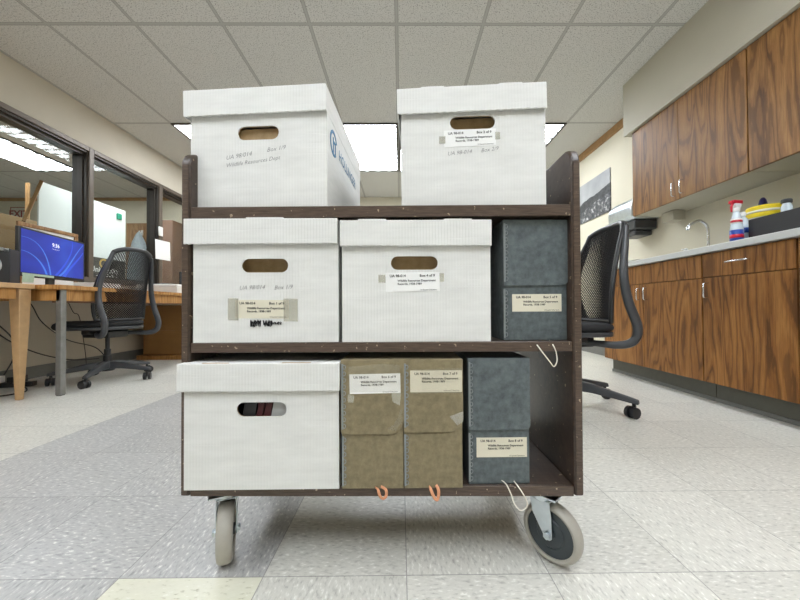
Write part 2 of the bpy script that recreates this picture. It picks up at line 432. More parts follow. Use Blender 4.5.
# ceiling lights
light_i = 0
def troffer(x0, y0, label, group='recessed lights of the room'):
    t = thing('ceiling_light', label, 'light', (x0, y0, ZC), 0, group)
    f = MB(); w, l = .61, 1.22
    for a in ((0, w, 0, .022), (0, w, l-.022, l), (0, .022, .022, l-.022), (w-.022, w, .022, l-.022)): f.box(a[0], a[1], a[2], a[3], -.012, .0)
    f.build('frame', 'bronze', t)
    d = MB(); d.box(.022, w-.022, .022, l-.022, -.008, -.002); d.build('diffuser', 'diffuser', t)
gx = lambda k: -.018+.61*k
row = 1.042+1.22*2
troffer(gx(-4), row, 'recessed ceiling light just left of the left top-shelf carton')
troffer(gx(-1), row, 'bright recessed ceiling light seen in the gap between the two top cartons')
troffer(gx(0)+.012, row, 'recessed ceiling light mostly hidden behind the right top carton, dark rim at its left')
troffer(gx(2), row, 'recessed ceiling light showing as a corner right of the right top carton')
for kx in (-4, -1, 2):
    for yy in ((1.042-1.22, 1.042-1.22*2) if kx != -1 else (1.042-1.22*2,)):
        troffer(gx(kx), yy, 'recessed ceiling light above and behind the viewpoint, outside the picture', 'ceiling lights out of view')
troffer(-5.2, 3.46, 'large bright recessed ceiling light seen through the leftmost window pane', None)
troffer(-3.80, 3.95, 'recessed ceiling light of the next room hidden above the window header', 'ceiling lights out of view')  # lamp added out of view to brighten the white board
troffer(-5.2, .5, 'recessed ceiling light of the next room, outside the picture', 'ceiling lights out of view')

# ------------------------------------------------------------------ the book cart
CY, CD = .700, .43
cxl = at(178, 400, CY).x; cxr = at(582, 440, CY).x
cmid = (cxl+cxr)/2; CW = cxr-cxl
CZ = lambda py: at(400, py, CY).z
z_b0, z_b1 = CZ(496.5), CZ(486.5)
z_m0, z_m1 = CZ(352), CZ(342)
z_t0, z_t1 = CZ(216.5), CZ(205)
z_top = CZ(147)
CYAW = -.016
cart = thing('book_cart', 'dark brown wooden three-shelf library cart on grey casters, loaded with record boxes', 'cart', (cmid, CY, 0), CYAW)
hw = CW/2; TH = .0205
def side_poly():
    pts = []; r = .034
    y0, y1, z0, z1 = 0, CD, z_b0, z_top
    pts += [(y0, z0), (y1, z0)]
    for k in range(7): a = k*PI/12; pts.append((y1-r+r*math.cos(a), z1-r+r*math.sin(a)))
    for k in range(7): a = PI/2+k*PI/12; pts.append((y0+r+r*math.cos(a), z1-r+r*math.sin(a)))
    return pts
for s in (-1, 1):
    b = MB(); x0, x1 = (s*hw, s*(hw-TH)) if s < 0 else (hw-TH, hw)
    b.prism(side_poly(), lambda a, c, t: Vector((t, a, c)), x0, x1)
    sp = b.build('side_panel', 'cart', cart, bevel=.005, seg=3)
    e = MB(); e.box(x0+.004, x1-.004, -.002, .0006, z_b0+.004, z_top-.036); e.build('worn_edge_band', 'edge', sp)
for z0, z1 in ((z_b0, z_b1), (z_m0, z_m1), (z_t0, z_t1)):
    b = MB(); b.box(-hw+TH+.0005, hw-TH-.0005, .006, CD-.004, z0, z1)
    sh = b.build('shelf', 'cart', cart, bevel=.0015)
    e = MB(); e.box(-hw+TH+.001, hw-TH-.001, .001, .0055, z0, z1-.0008); e.build('front_edge', 'edge', sh, bevel=.001)
b = MB(); b.box(-hw+TH+.0005, hw-TH-.0005, .03, CD-.03, z_b0-.0125, z_b0-.0005); b.build('under_rail', 'cart', cart)

def caster(x, y, yaw, lab):
    """swivel caster; yaw turns the wheel plane, wheel trails along local +x"""
    R = .0655; w = .0165; ztop = z_b0-.0125
    c = MB(); c.box(-.045, .045, -.035, .035, ztop-.004, ztop); c.lathe([(.026, ztop-.02), (.028, ztop-.012), (.026, ztop-.004)])
    root = c.build('caster', 'zinc', cart, bevel=.001); root.location = (x, y, 0); root.rotation_euler = (0, 0, yaw)
    off = .022
    t = MB()
    prof = []
    for k in range(9): a = -PI/2+k*PI/8; prof.append((R-.009+.009*math.cos(a), w*math.sin(a)))
    mt = Matrix.Translation((off, 0, R)) @ Matrix.Rotation(PI/2, 4, 'X')
    n = 48; rings = []
    prof = [(R-.0135, -w*.88)] + prof + [(R-.0135, w*.88)]
    for r, z in prof: rings.append([t.bm.verts.new(mt @ Vector((r*math.cos(2*PI*i/n), r*math.sin(2*PI*i/n), z))) for i in range(n)])
    for a, bb in zip(rings, rings[1:]+rings[:1]):
        for k in range(n): t._f([a[k], a[(k+1)%n], bb[(k+1)%n], bb[k]])
    t.build('tire', 'tire', root, smooth=True)
    h = MB(); h.lathe([(R-.0130, -w*.62), (R-.0130, w*.62)], 40, mt); h.lathe([(.030, -w*.78), (.034, -w*.5), (.034, w*.5), (.030, w*.78)], 32, mt); h.lathe([(.012, -w*1.05), (.012, w*1.05)], 20, mt)
    h.build('wheel_core', 'hub', root, smooth=True)
    k = MB()
    for s in (-1, 1):
        yy = s*(w+.004)
        pts = [(-.020, ztop-.018), (.026, ztop-.018), (.030, ztop-.05), (off+.009, R-.006), (off+.004, R-.011), (off-.004, R-.011), (off-.009, R-.005), (-.014, ztop-.05)]
        k.prism(pts, lambda a, c, tt: Vector((a, tt, c)), yy-.0013, yy+.0013)
    k.box(-.020, .026, -w-.0053, w+.0053, ztop-.020, ztop-.017)
    k.build('fork', 'zinc', root, bevel=.0008)
    a = MB(); a.cyl((off, -w-.010, R), (off, w+.010, R), .0055, n=12); a.cyl((off, -w-.012, R), (off, -w-.007, R), .008, n=6); a.cyl((off, w+.007, R), (off, w+.012, R), .008, n=6)
    a.build('axle_bolt', 'zinc', root)
    return root
caster(-.366, .066, math.radians(-66), '')
caster(.368, .060, math.radians(-49), '')
caster(-.36, CD-.06, math.radians(-80), ''); caster(.36, CD-.06, math.radians(-50), '')

# ------------------------------------------------------------------ cartons
def stadium(cx, cz, w, h, n=12):
    r = h/2; P = []
    for k in range(n+1): a = -PI/2+PI*k/n; P.append((cx+w/2-r+r*math.cos(a), cz+r*math.sin(a)))
    for k in range(n+1): a = PI/2+PI*k/n; P.append((cx-w/2+r+r*math.cos(a), cz+r*math.sin(a)))
    return P
def holed_panel(mb, rect, hole, y0, y1):
    x0, x1, z0, z1 = rect
    outer = [(x0, z0), (x1, z0), (x1, z1), (x0, z1)]
    def layer(y):
        vo = [mb.bm.verts.new((a, y, c)) for a, c in outer]; vi = [mb.bm.verts.new((a, y, c)) for a, c in hole]
        ed = [mb.bm.edges.new((L[i], L[(i+1)%len(L)])) for L in (vo, vi) for i in range(len(L))]
        bmesh.ops.triangle_fill(mb.bm, use_beauty=True, use_dissolve=False, edges=ed)
        return vo, vi
    a, c = layer(y0), layer(y1)
    for la, lc in ((a[0], c[0]), (a[1], c[1])):
        n = len(la)
        for i in range(n): mb._f([la[i], la[(i+1)%n], lc[(i+1)%n], lc[i]])
WT = .0035
def carton(label, x0p, x1p, zb, ztopb, Y, lidpx, yaw, group, hole, depth=.385, lid_y=(None, None), slots=(), lidtilt=0, tabs=()):
    """body left/right px at Y, floor z, body top z; lidpx = (x left, x right, z bottom, z top) relative things in metres"""
    xl, xr = at(x0p, 300, Y).x, at(x1p, 300, Y).x
    w = (xr-xl)/math.cos(yaw); mid = (xl+xr)/2
    t = thing('record_carton', label, 'box', (mid, Y, zb), yaw, group)
    h = ztopb-zb; hx, hz, hwid, hh = hole
    b = MB()
    holed_panel(b, (-w/2, w/2, 0, h), stadium(hx, hz, hwid, hh), 0, WT)
    b.box(-w/2, w/2, depth-WT, depth, 0, h)
    b.box(-w/2, -w/2+WT, WT, depth-WT, 0, h); b.box(w/2-WT, w/2, WT, depth-WT, 0, h)
    b.box(-w/2+WT, w/2-WT, WT, depth-WT, 0, WT)
    body = b.build('body', 'carton', t)
    # kraft lining behind the printed face
    k = MB(); holed_panel(k, (-w/2+WT+.001, w/2-WT-.001, WT+.001, h-.002), stadium(hx, hz, hwid+.001, hh+.001), WT+.0003, WT+.003); k.build('inner_lining', 'kraft', body)
    ll, lr, lz0, lz1 = lidpx
    ov = .004; lt = WT
    L = MB(); y0, y1 = -.009, depth+.008
    # skirt with a soft wavy lower edge and rolled corners
    n = 46; rr = .006
    def skirt(P0, P1, nrm):
        P0, P1 = Vector(P0), Vector(P1); Ls = (P1-P0).length; n_ = max(8, int(Ls/.0055)); lo, hi, lo2, hi2 = [], [], [], []
        for i in range(n_+1):
            p = P0.lerp(P1, i/n_); wob = .0009*math.sin(i*2.1)+random.uniform(-.0004, .0004)
            out = nrm*(random.uniform(0, .0005))
            lo.append(L.bm.verts.new(p+out+Vector((0, 0, lz0+wob)))); hi.append(L.bm.verts.new(p+Vector((0, 0, lz1))))
            lo2.append(L.bm.verts.new(p-nrm*lt+Vector((0, 0, lz0+wob)))); hi2.append(L.bm.verts.new(p-nrm*lt+Vector((0, 0, lz1))))
        for i in range(n_):
            L._f([lo[i], lo[i+1], hi[i+1], hi[i]]); L._f([lo2[i+1], lo2[i], hi2[i], hi2[i+1]]); L._f([lo[i], lo2[i], lo2[i+1], lo[i+1]]); L._f([hi[i], hi[i+1], hi2[i+1], hi2[i]])
        L._f([lo[0], hi[0], hi2[0], lo2[0]]); L._f([lo[-1], lo2[-1], hi2[-1], hi[-1]])
    skirt((ll, y0, 0), (lr, y0, 0), Vector((0, -1, 0))); skirt((lr, y0, 0), (lr, y1, 0), Vector((1, 0, 0)))
    skirt((lr, y1, 0), (ll, y1, 0), Vector((0, 1, 0))); skirt((ll, y1, 0), (ll, y0, 0), Vector((-1, 0, 0)))
    L.box(ll+.0005, lr-.0005, y0+.0005, y1-.0005, lz1-lt, lz1+.0002)
    lid = L.build('lid', 'carton', t, bevel=.0012)
    if lidtilt: lid.rotation_euler = (0, lidtilt, 0)
    # folded-in tab slots along the top front edge
    for (sx, sw) in slots:
        sl = MB(); sl.box(sx-sw/2, sx+sw/2, y0+.0035, y0+.008, lz1+.0002, lz1+.0012); sl.build('tab_slot', 'kraft', lid)
    for (sx, sw) in tabs:
        sl = MB(); sl.box(sx-sw/2, sx+sw/2, y0+.001, y0+.014, lz1+.0002, lz1+.0028); sl.build('raised_tab', 'carton', lid, bevel=.0008)
    # crease line pressed across the front of the lid
    return t, body, lid, w, h

def label_card(parent, cx, cz, w, h, num, paper='paper', rot=0, y=-.0005, tape=None, box_text=None):
    e = MB()
    e.box(-w/2, w/2, -.0004, .0004, -h/2, h/2); o = e.build('label', paper, parent)
    o.location = (cx, y, cz); o.rotation_euler = (0, -rot, 0)
    s = w/.117
    text_mesh('printed_text', [('UA 98-014', -w/2+.009*s, h/2-.0098*s, .0078*s, 'LEFT'), ('Box %s of 9' % num, w/2-.010*s, h/2-.0098*s, .0078*s, 'RIGHT'),
        ('Wildlife Resources Department', -w/2+.026*s, h/2-.0200*s, .0064*s, 'LEFT'), ('Records, 1938-1989', -w/2+.026*s, h/2-.0270*s, .0064*s, 'LEFT')],
        'ink', o, -.0008, bold=.022)
    text_mesh('small_print', [('UI Special Collections', w/2-.006*s, -h/2+.0022*s, .0040*s, 'RIGHT')], 'ink', o, -.0008, bold=.004)
    return o
def tape_piece(parent, pts, mat='tape', y=-.0012, name='tape_strip'):
    e = MB(); e.prism(pts, lambda a, c, t: Vector((a, t, c)), y, y+.0003); return e.build(name, mat, parent)

def pencil(lines, par):
    for ln in lines: text_mesh('pencil_writing', [ln], 'pencil', par, -.0006, bold=-.004, shear=.35)
def pz(py, Y, px=400): return at(px, py, Y).z
# A: top shelf, left
G1 = 'white lidded record cartons on the cart'
YA = .728; yawA = -math.radians(3.6)
xl, xr = at(190, 200, YA).x, at(328, 200, YA-.012).x
tA, bA, lA, wA, hA = carton('white lidded record carton with pencil writing, on top shelf at left', 187.5, 328.5, z_t1, pz(94, YA, 256), YA-.005, (-.1655, .1585, pz(117, YA, 256)-z_t1, pz(91, YA, 256)-z_t1), yawA, G1, (-.0, .170, .094, .031), lidtilt=-.010)
pencil([('UA 98/014', -.074, .111, .0135, 'LEFT', .14), ('Box 1/9', .020, .126, .0135, 'LEFT', .12), ('Wildlife Resources Dept', -.074, .094, .0125, 'LEFT', .12)], bA)
# printed maker's mark on the carton's right side
fr = Matrix.Translation((wA/2, 0, 0)) @ Matrix.Rotation(PI/2, 4, 'Z')
lg = MB()
for k in range(30):
    a0, a1 = .35+k*.183, .35+(k+1)*.183
    if k > 27: continue
    P = [(r*math.cos(a), r*math.sin(a)) for r, a in ((.030, a0), (.030, a1), (.023, a1), (.023, a0))]
    lg.prism(P, lambda a, c, t: fr @ Vector((.052+a, t, .166+c)), -.0012, -.0004)
lg.prism([(-.006, .010), (0, .010), (0, -.030), (-.006, -.030)], lambda a, c, t: fr @ Vector((.052+a, t, .170+c)), -.0012, -.0004)
lg.prism([(0, .004), (.018, .004), (.018, -.002), (0, -.002)], lambda a, c, t: fr @ Vector((.052+a, t, .170+c)), -.0012, -.0004)
lg.prism([(.012, -.002), (.018, -.002), (.018, -.024), (.012, -.024)], lambda a, c, t: fr @ Vector((.052+a, t, .170+c)), -.0012, -.0004)
lg.build('round_logo', 'blueink', bA)
text_mesh('side_print', [('HOLLINGER', .100, .150, .038, 'LEFT')], 'blueink', bA, -.0010, frame=fr, bold=.01)
# B: top shelf, right
YBx = .716; yawB = -math.radians(3.2)
tB, bB, lB, wB, hB = carton('white lidded record carton labelled Box 2 of 9, on top shelf at right', 402, 545.5, z_t1, pz(92, YBx, 472), YBx-.002, (-.164, .1615, pz(114, YBx, 472)-z_t1, pz(88.5, YBx, 472)-z_t1), yawB, G1, (.0, .188, .099, .030), tabs=((-.085, .05), (.085, .05)), lidtilt=-.012)
label_card(bB, -.006, .153, .114, .037, '2', rot=.015)
tape_piece(bB, [(-.074, .142), (-.060, .142), (-.060, .158), (-.074, .158)]); tape_piece(bB, [(.049, .148), (.060, .148), (.060, .164), (.049, .164)])
pencil([('UA 98-014', -.056, .115, .0120, 'LEFT', .08), ('Box 2/9', .018, .120, .0120, 'LEFT', .12)], bB)
# C: middle shelf, left
YC_ = .708; zc = z_m1
tC, bC, lC, wC, hC = carton('white lidded record carton labelled Box 1 of 9 with black scribble, middle shelf', 193, 338.5, zc, zc+.243, YC_, (-.1735, .157, pz(244, YC_)-zc, pz(219, YC_)-zc), -.004, G1, (-.002, pz(265, YC_)-zc, .101, .030), tabs=((.0, .08),))
label_card(bC, -.008, pz(308.5, YC_)-zc, .116, .040, '1', rot=-.01, paper='cream')
z0 = pz(320, YC_)-zc; z1 = pz(297.5, YC_)-zc
tape_piece(bC, [(-.082, z0+.002), (-.059, z0+.001), (-.059, z1), (-.082, z1)]); tape_piece(bC, [(.039, z0-.001), (.0695, z0-.002), (.0695, z1-.002), (.039, z1-.001)])
pencil([('UA 98/014', -.058, pz(289, YC_)-zc, .0125, 'LEFT', .03), ('Box 1/9', .018, pz(289, YC_)-zc, .0125, 'LEFT', .05)], bC)
sk = MB(); zz = pz(322.5, YC_)-zc
for (sx, ex, am) in ((-.034, -.012, .0075), (-.004, .014, .007), (.014, .034, .0025)):
    P = []; nn = 22
    for i in range(nn): q = i/(nn-1); P.append((sx+(ex-sx)*q+random.uniform(-.002, .002), -.0012, zz+am*(1 if i % 2 else -1)*random.uniform(.6, 1)))
    sk.tube(P, .0009, 4)
    P = [(p[0]+random.uniform(-.002, .002), -.0012, p[2]*1+random.uniform(-.002, .002)) for p in P]; sk.tube(P, .0009, 4)
sk.build('marker_scribble', 'ink', bC)
# D: middle shelf, centre
YD = .704
tD, bD, lD, wD, hD = carton('white lidded record carton labelled Box 4 of 9, centre of middle shelf', 342, 490.5, zc, zc+.238, YD, (-.164, .162, pz(246.5, YD)-zc, pz(221, YD)-zc), -.006, G1, (-.004, pz(263, YD)-zc, .102, .0295), tabs=((-.095, .06), (.09, .06)))
label_card(bD, -.008, pz(282, YD)-zc, .117, .0415, '4', rot=.01)
tape_piece(bD, [(-.082, .128), (-.0665, .128), (-.0665, .1455), (-.082, .1455)]); tape_piece(bD, [(.0505, .130), (.060, .130), (.060, .148), (.0505, .148)])
# F: bottom shelf, left
YF_ = .693; zf = z_b1
tF, bF, lF, wF, hF = carton('plain white lidded record carton without a label, at left on the bottom shelf', 184.5, 338.5, zf, zf+.228, YF_, (-.1735, .1665, pz(389.5, YF_)-zf, pz(362, YF_)-zf), .003, G1, (-.0, pz(408.5, YF_)-zf, .1055, .0305), slots=((-.095, .055), (.075, .06)))

# contents seen through the hand holes
def block(name, label, cat, par, x0, x1, y0, y1, z1, mat, lean=0, group=None):
    e = MB(); w2 = (x1-x0)/2
    e.box(-w2, w2, 0, y1-y0, 0, z1); o = e.build(name, mat, None, bevel=.001)
    o.matrix_world = Matrix.Translation(par.location) @ Matrix.Rotation(par.rotation_euler.z, 4, 'Z') @ Matrix.Translation(((x0+x1)/2, y0, WT+.001)) @ Matrix.Rotation(lean, 4, 'Y')
    tag(o, label, cat, group); return o
gF = 'tan file folders inside the cartons'
for par, wd, hh, nm in ((tA, wA, hA, 'top left carton'), (tB, wB, hB, 'top right carton'), (tC, wC, hC, 'scribbled carton at the left of the middle shelf'), (tD, wD, hD, 'carton at the centre of the middle shelf')):
    top = {'tA': .168}.get('x', .200)
    block('file_folders', 'tan file folders inside the '+nm, 'folders', par, -wd/2+.03, wd/2-.03, .022 if par is not tA else .012, .30, (.181 if par is tA else .205), 'kraft')
gb = 'dark bindings inside the unlabelled carton'
block('bound_volume', 'black bound volume seen at left through the unlabelled carton\'s hand hole', 'book', tF, -.073, -.046, .012, .30, .19, 'black', .18)
block('bound_volume', 'maroon bound volume beside the black one inside the unlabelled carton', 'book', tF, -.0435, -.030, .012, .30, .19, 'maroon', .18)
block('bound_volume', 'maroon bound volume beside the grey folder inside the unlabelled carton', 'book', tF, -.027, -.0135, .012, .30, .19, 'maroon', .18)
block('file_folder', 'grey folder seen at right through the unlabelled carton\'s hand hole', 'folder', tF, -.011, .045, .012, .30, .185, 'greyflap', .18)

# ------------------------------------------------------------------ flip-top document cases
def doc_case(label, x0p, x1p, y_top, zb, Y, mat, flap_py, style, yaw=0, depth=.31, group=None):
    xl, xr = at(x0p, 300, Y).x, at(x1p, 300, Y).x; w = xr-xl
    t = thing('document_case', label, 'box', ((xl+xr)/2, Y, zb), yaw, group)
    h = pz(y_top, Y)-zb
    b = MB(); b.box(-w/2, w/2, 0, depth, 0, h-.003); body = b.build('body', mat, t, bevel=.0015)
    fz = pz(flap_py, Y)-zb
    # lid: top plate + front flap with a curved lower edge
    pts = [(-w/2-.001, h), (-w/2-.001, fz+.001)]
    if style == 'scoop':
        r = .032
        pts += [(-w/2+.02, fz-.001), (w/2-.001-r, fz-.001)]
        for k in range(9): a = -PI/2+k*PI/16; pts.append((w/2+.001-r+r*math.cos(a), fz-.001+r*1.05+r*1.05*math.sin(a)))
        pts += [(w/2+.001, h)]
    else:
        r = .009
        pts += [(w/2+.001-r, fz+.003)]
        for k in range(7): a = -PI/2+k*PI/12; pts.append((w/2+.001-r+r*math.cos(a), fz+.003+r+r*math.sin(a)))
        pts += [(w/2+.001, h)]
    f = MB(); f.prism(pts, lambda a, c, tt: Vector((a, tt, c)), -.0042, -.0008)
    f.box(-w/2-.001, w/2+.001, -.0008, depth+.001, h-.0028, h)
    flap = f.build('lid', mat, t, bevel=.0008)
    # metal spine edge with punched staples, upper run on the lid and lower run on the body
    for (z0, z1, y, par) in ((fz+.010, h-.008, -.0042, flap), (.006, fz-.006, -.0002, body)):
        e = MB(); e.box(-w/2+.0002, -w/2+.0042, y-.0007, y-.0001, z0, z1)
        n = max(3, int((z1-z0)/.0135))
        for i in range(n):
            zc_ = z0+(i+.5)*(z1-z0)/n
            P = [(-w/2+.0058+.0027*math.cos(a), y-.0009, zc_+.0042*math.sin(a)) for a in [2*PI*k/12 for k in range(12)]]
            e.tube(P, .0008, 5, closed=True)
        e.build('metal_edge', 'ringmetal', par, smooth=True)
    return t, body, flap, w, h
# E: grey, middle shelf right
YE = .716
tE, bE, fE, wE, hE = doc_case('tall grey flip-top document case labelled Box 5 of 9, middle shelf at the right', 503.5, 567, 220.5, z_m1, YE, 'greyboard', 287, 'flat')
label_card(bE, .003, pz(303.5, YE)-z_m1, .109, .0385, '5', paper='cream', y=-.0008)
# G, H tan; I grey
YG = .692
tG, bG, fG, wG, hG = doc_case('tan flip-top document case with white label Box 6 of 9, beside the plain carton', 341.5, 402.9, 359.5, z_b1, YG, 'tanboard', 433, 'scoop')
label_card(fG, .0055, pz(383, YG)-z_b1, .107, .041, '6', rot=.015, y=-.0048)
YH = .692
tH, bH, fH, wH, hH = doc_case('tan flip-top document case with cream label Box 7 of 9, beside a grey case', 403.5, 461.5, 359.5, z_b1, YH, 'tanboard', 431.5, 'scoop')
label_card(fH, .0060, pz(381, YH)-z_b1, .109, .0455, '7', paper='cream', y=-.0048)
YI = .706
tI, bI, fI, wI, hI = doc_case('grey flip-top document case labelled Box 8 of 9, on the bottom shelf', 467.5, 528, 358.5, z_b1, YI, 'greyboard', 431, 'flat')
label_card(bI, .0055, pz(448, YI)-z_b1, .109, .042, '8', paper='cream', y=-.0008)
# glossy tape remnants
def tz(py): return pz(py, YG)-z_b1
tape_piece(fG, [(-.050, tz(391.5)), (.058, tz(391)), (.058, tz(364.5)), (.02, tz(363)), (-.050, tz(366))], 'shinytape', -.0060)
tape_piece(fG, [(-.052, tz(401)), (-.040, tz(402)), (-.038, tz(395)), (-.052, tz(393))], 'tape', -.0052)
tape_piece(fG, [(.042, tz(401)), (.058, tz(405)), (.060, tz(392)), (.040, tz(392))], 'tape', -.0052)
tape_piece(fG, [(.030, tz(428)), (.044, tz(424)), (.054, tz(416)), (.058, tz(409)), (.062, tz(409)), (.062, tz(421)), (.048, tz(430))], 'shinytape', -.0052)
tape_piece(fH, [(-.048, tz(393)), (.060, tz(393)), (.060, tz(368)), (-.048, tz(369))], 'shinytape', -.0060)
tape_piece(fH, [(.034, tz(416)), (.050, tz(425)), (.063, tz(421)), (.063, tz(411)), (.056, tz(412)), (.046, tz(414))], 'shinytape2', -.0052)

def loop(parent, pts_px, Y, mat, r, name, ribbon=False, zb=0):
    P = []
    inv = Matrix.Translation(-Vector(parent.location))
    for px, py, dy in pts_px: P.append(inv @ (at(px, py, Y+dy)))
    # smooth with Catmull-Rom
    Q = []
    for i in range(len(P)-1):
        p0, p1, p2, p3 = P[max(i-1, 0)], P[i], P[i+1], P[min(i+2, len(P)-1)]
        for k in range(6):
            t = k/6; Q.append(.5*((2*p1)+(p2-p0)*t+(2*p0-5*p1+4*p2-p3)*t*t+(3*p1-p0-3*p2+p3)*t**3))
    Q.append(P[-1])
    e = MB()
    if ribbon: e.tube(Q, r, 8, flat=((0, 1, 0), .22))
    else: e.tube(Q, r, 7)
    return e.build(name, mat, parent, smooth=True)
loop(tE, [(533, 341, .004), (537, 345, -.020), (543, 353, -.024), (550, 362, -.024), (554, 366.5, -.024), (557, 361, -.024), (556, 352, -.024), (553, 345, -.022), (549, 340, .004)], YE, 'string', .0013, 'pull_cord')
loop(tI, [(501, 480, .004), (506, 484, -.018), (511, 494, -.020), (514, 503, -.020), (520, 510, -.020), (526, 508, -.020), (527, 502, -.020), (522, 492, -.020), (514, 481, .0)], YI, 'string', .0013, 'pull_cord')
loop(tG, [(375, 487, .002), (378, 490, -.010), (380, 496, -.012), (383, 498.5, -.012), (386, 496, -.012), (386, 490, -.012), (381, 486.5, -.004)], YG, 'ribbon', .0030, 'pull_ribbon', True)
loop(tH, [(429, 486, .002), (431, 490, -.010), (434, 497, -.012), (437, 500, -.012), (438.5, 496, -.012), (438.5, 490, -.012), (436, 485, -.004)], YH, 'ribbon', .0032, 'pull_ribbon', True)

# ------------------------------------------------------------------ task chairs
def make_chair(label, loc, rz, base_rz, group):
    t = thing('task_chair', label, 'chair', loc, rz, group)
    # seat cushion: rounded slab with a waterfall front (+y)
    def outline(w, d, n=40, p=3.2):
        O = []
        for i in range(n):
            a = 2*PI*i/n; c, s = math.cos(a), math.sin(a)
            O.append((math.copysign(abs(c)**(2/p), c)*w/2, math.copysign(abs(s)**(2/p), s)*d/2))
        return O
    s_ = MB(); rings = []
    for (k, z) in ((.86, .435), (.97, .442), (1.0, .458), (.98, .474), (.90, .483), (.6, .484), (.2, .480)):
        rings.append([s_.bm.verts.new((x*k, y*k+.065, z-(.035*max(0, (y*k-.05)/.17)**2))) for x, y in outline(.48, .50)])
    for a, c in zip(rings, rings[1:]):
        for i in range(len(a)): s_._f([a[i], a[(i+1)%len(a)], c[(i+1)%len(a)], c[i]])
    s_._f(rings[0][::-1]); s_._f(rings[-1]); s_.build('seat', 'fabric', t, smooth=True, angle=60)
    u = MB(); O = outline(.47, .45); u.prism(O, lambda a, c, z: Vector((a, c+.045, z-(.02*max(0, (c-.08)/.17)**2))), .412, .436); u.build('seat_pan', 'greyp', t, bevel=.004)
    # backrest: curved woven lattice within a frame
    def bp(u_, v):
        # u -1..1 across, v 0..1 up
        half = .152+.060*math.sin(PI*min(1, v*.72+.28))
        x = u_*half
        z = .49+.52*v+.036*(1-abs(u_)**3)*v*v
        y = -.165-.100*v**1.5+.045*u_*u_-.018*math.sin(v*PI)*0+.022*math.sin(v*PI*1.1)
        return Vector((x, y, z))
    nu, nv = 46, 58
    m = MB(); G = {}
    for i in range(nu+1):
        for j in range(nv+1):
            if (i+j) % 2 == 0: G[i, j] = m.bm.verts.new(bp(-1+2*i/nu, j/nv))
    for i in range(nu+1):
        for j in range(nv+1):
            if (i+j) % 2 == 1:
                q = [(i, j-1), (i+1, j), (i, j+1), (i-1, j)]
                vs = [G[k] for k in q if k in G]
                if len(vs) >= 3: m._f(vs)
    mesh = m.build('backrest_mesh', 'blackm', t)
    wf = mesh.modifiers.new('weave', 'WIREFRAME'); wf.thickness = .0076; wf.use_boundary = True; wf.use_even_offset = False
    fr_ = MB()
    P = [bp(-1, k/16) for k in range(17)]+[bp(-1+2*k/12, 1) for k in range(1, 12)]+[bp(1, 1-k/16) for k in range(17)]+[bp(1-2*k/10, 0) for k in range(1, 10)]
    fr_.tube(P, [.012 if p.z < 1.0 else .017 for p in P], 10, closed=True); fr_.build('backrest_frame', 'black', t, smooth=True, angle=60)
    cap = MB(); cap.tube([bp(-1+2*k/16, .985)+Vector((0, -.006, .012)) for k in range(17)], [.016]+[.019]*15+[.016], 10, flat=((0, 0, 1), .75)); cap.build('top_rail', 'greyp', t, smooth=True, angle=60)
    for s in (-1, 1):
        a = MB()
        P = [bp(s, .97)+Vector((s*.006, -.012, .012)), bp(s, .8)+Vector((s*.008, -.026, 0)), bp(s, .6)+Vector((s*.010, -.036, 0)), bp(s, .4)+Vector((s*.012, -.052, 0)),
             bp(s, .2)+Vector((s*.018, -.078, 0)), Vector((s*.228, -.232, .49)), Vector((s*.230, -.238, .445)), Vector((s*.226, -.228, .402)), Vector((s*.216, -.195, .376)), Vector((s*.19, -.14, .368)), Vector((s*.16, -.09, .372)), Vector((s*.09, .0, .378))]
        Q = []
        for i in range(len(P)-1):
            p0, p1, p2, p3 = P[max(i-1, 0)], P[i], P[i+1], P[min(i+2, len(P)-1)]
            for k in range(4):
                tt = k/4; Q.append(.5*((2*p1)+(p2-p0)*tt+(2*p0-5*p1+4*p2-p3)*tt*tt+(3*p1-p0-3*p2+p3)*tt**3))
        Q.append(P[-1])
        a.tube(Q, [.017+.008*math.sin(PI*min(1, i/len(Q)*1.1)) for i in range(len(Q))], 10, flat=((1, 0, 0), .7)); a.build('support_arm', 'greyp', t, smooth=True, angle=60)
    k = MB(); k.box(-.085, .085, -.10, .13, .345, .400); k.box(-.16, .16, -.02, .05, .375, .413); k.box(-.05, .05, .13, .17, .36, .395); mech = k.build('tilt_mechanism', 'black', t, bevel=.008)
    kn = MB(); kn.cyl((.16, .02, .365), (.235, .02, .365), .009); kn.cyl((.215, .02, .365), (.245, .02, .365), .015); kn.build('adjusting_knob', 'black', mech, bevel=.003)
    c = MB(); c.lathe([(.027, .085), (.027, .20), (.022, .20), (.022, .25), (.015, .25), (.015, .35)], 20); c.build('gas_column', 'black', t, smooth=True)
    bs = MB(); bs.lathe([(.045, .075), (.052, .09), (.048, .125), (.036, .155)], 24)
    R = .315
    for i in range(5):
        a = 2*PI*i/5; d = Vector((math.cos(a), math.sin(a), 0)); sd = Vector((-d.y, d.x, 0))
        secs = []
        for q, zc_, hw_, hh in ((.03, .122, .030, .028), (.12, .118, .024, .024), (.22, .102, .019, .018), (R-.01, .088, .017, .014), (R+.022, .082, .016, .012)):
            ctr = d*q+Vector((0, 0, zc_)); secs.append([bs.bm.verts.new(ctr+sd*x+Vector((0, 0, z))) for x, z in ((-hw_, -hh), (hw_, -hh), (hw_*.7, hh), (-hw_*.7, hh))])
        for A, B in zip(secs, secs[1:]):
            for j in range(4): bs._f([A[j], A[(j+1)%4], B[(j+1)%4], B[j]])
        bs._f(secs[0]); bs._f(secs[-1][::-1])
    base = bs.build('star_base', 'greyp', t, bevel=.006); base.rotation_euler = (0, 0, base_rz)
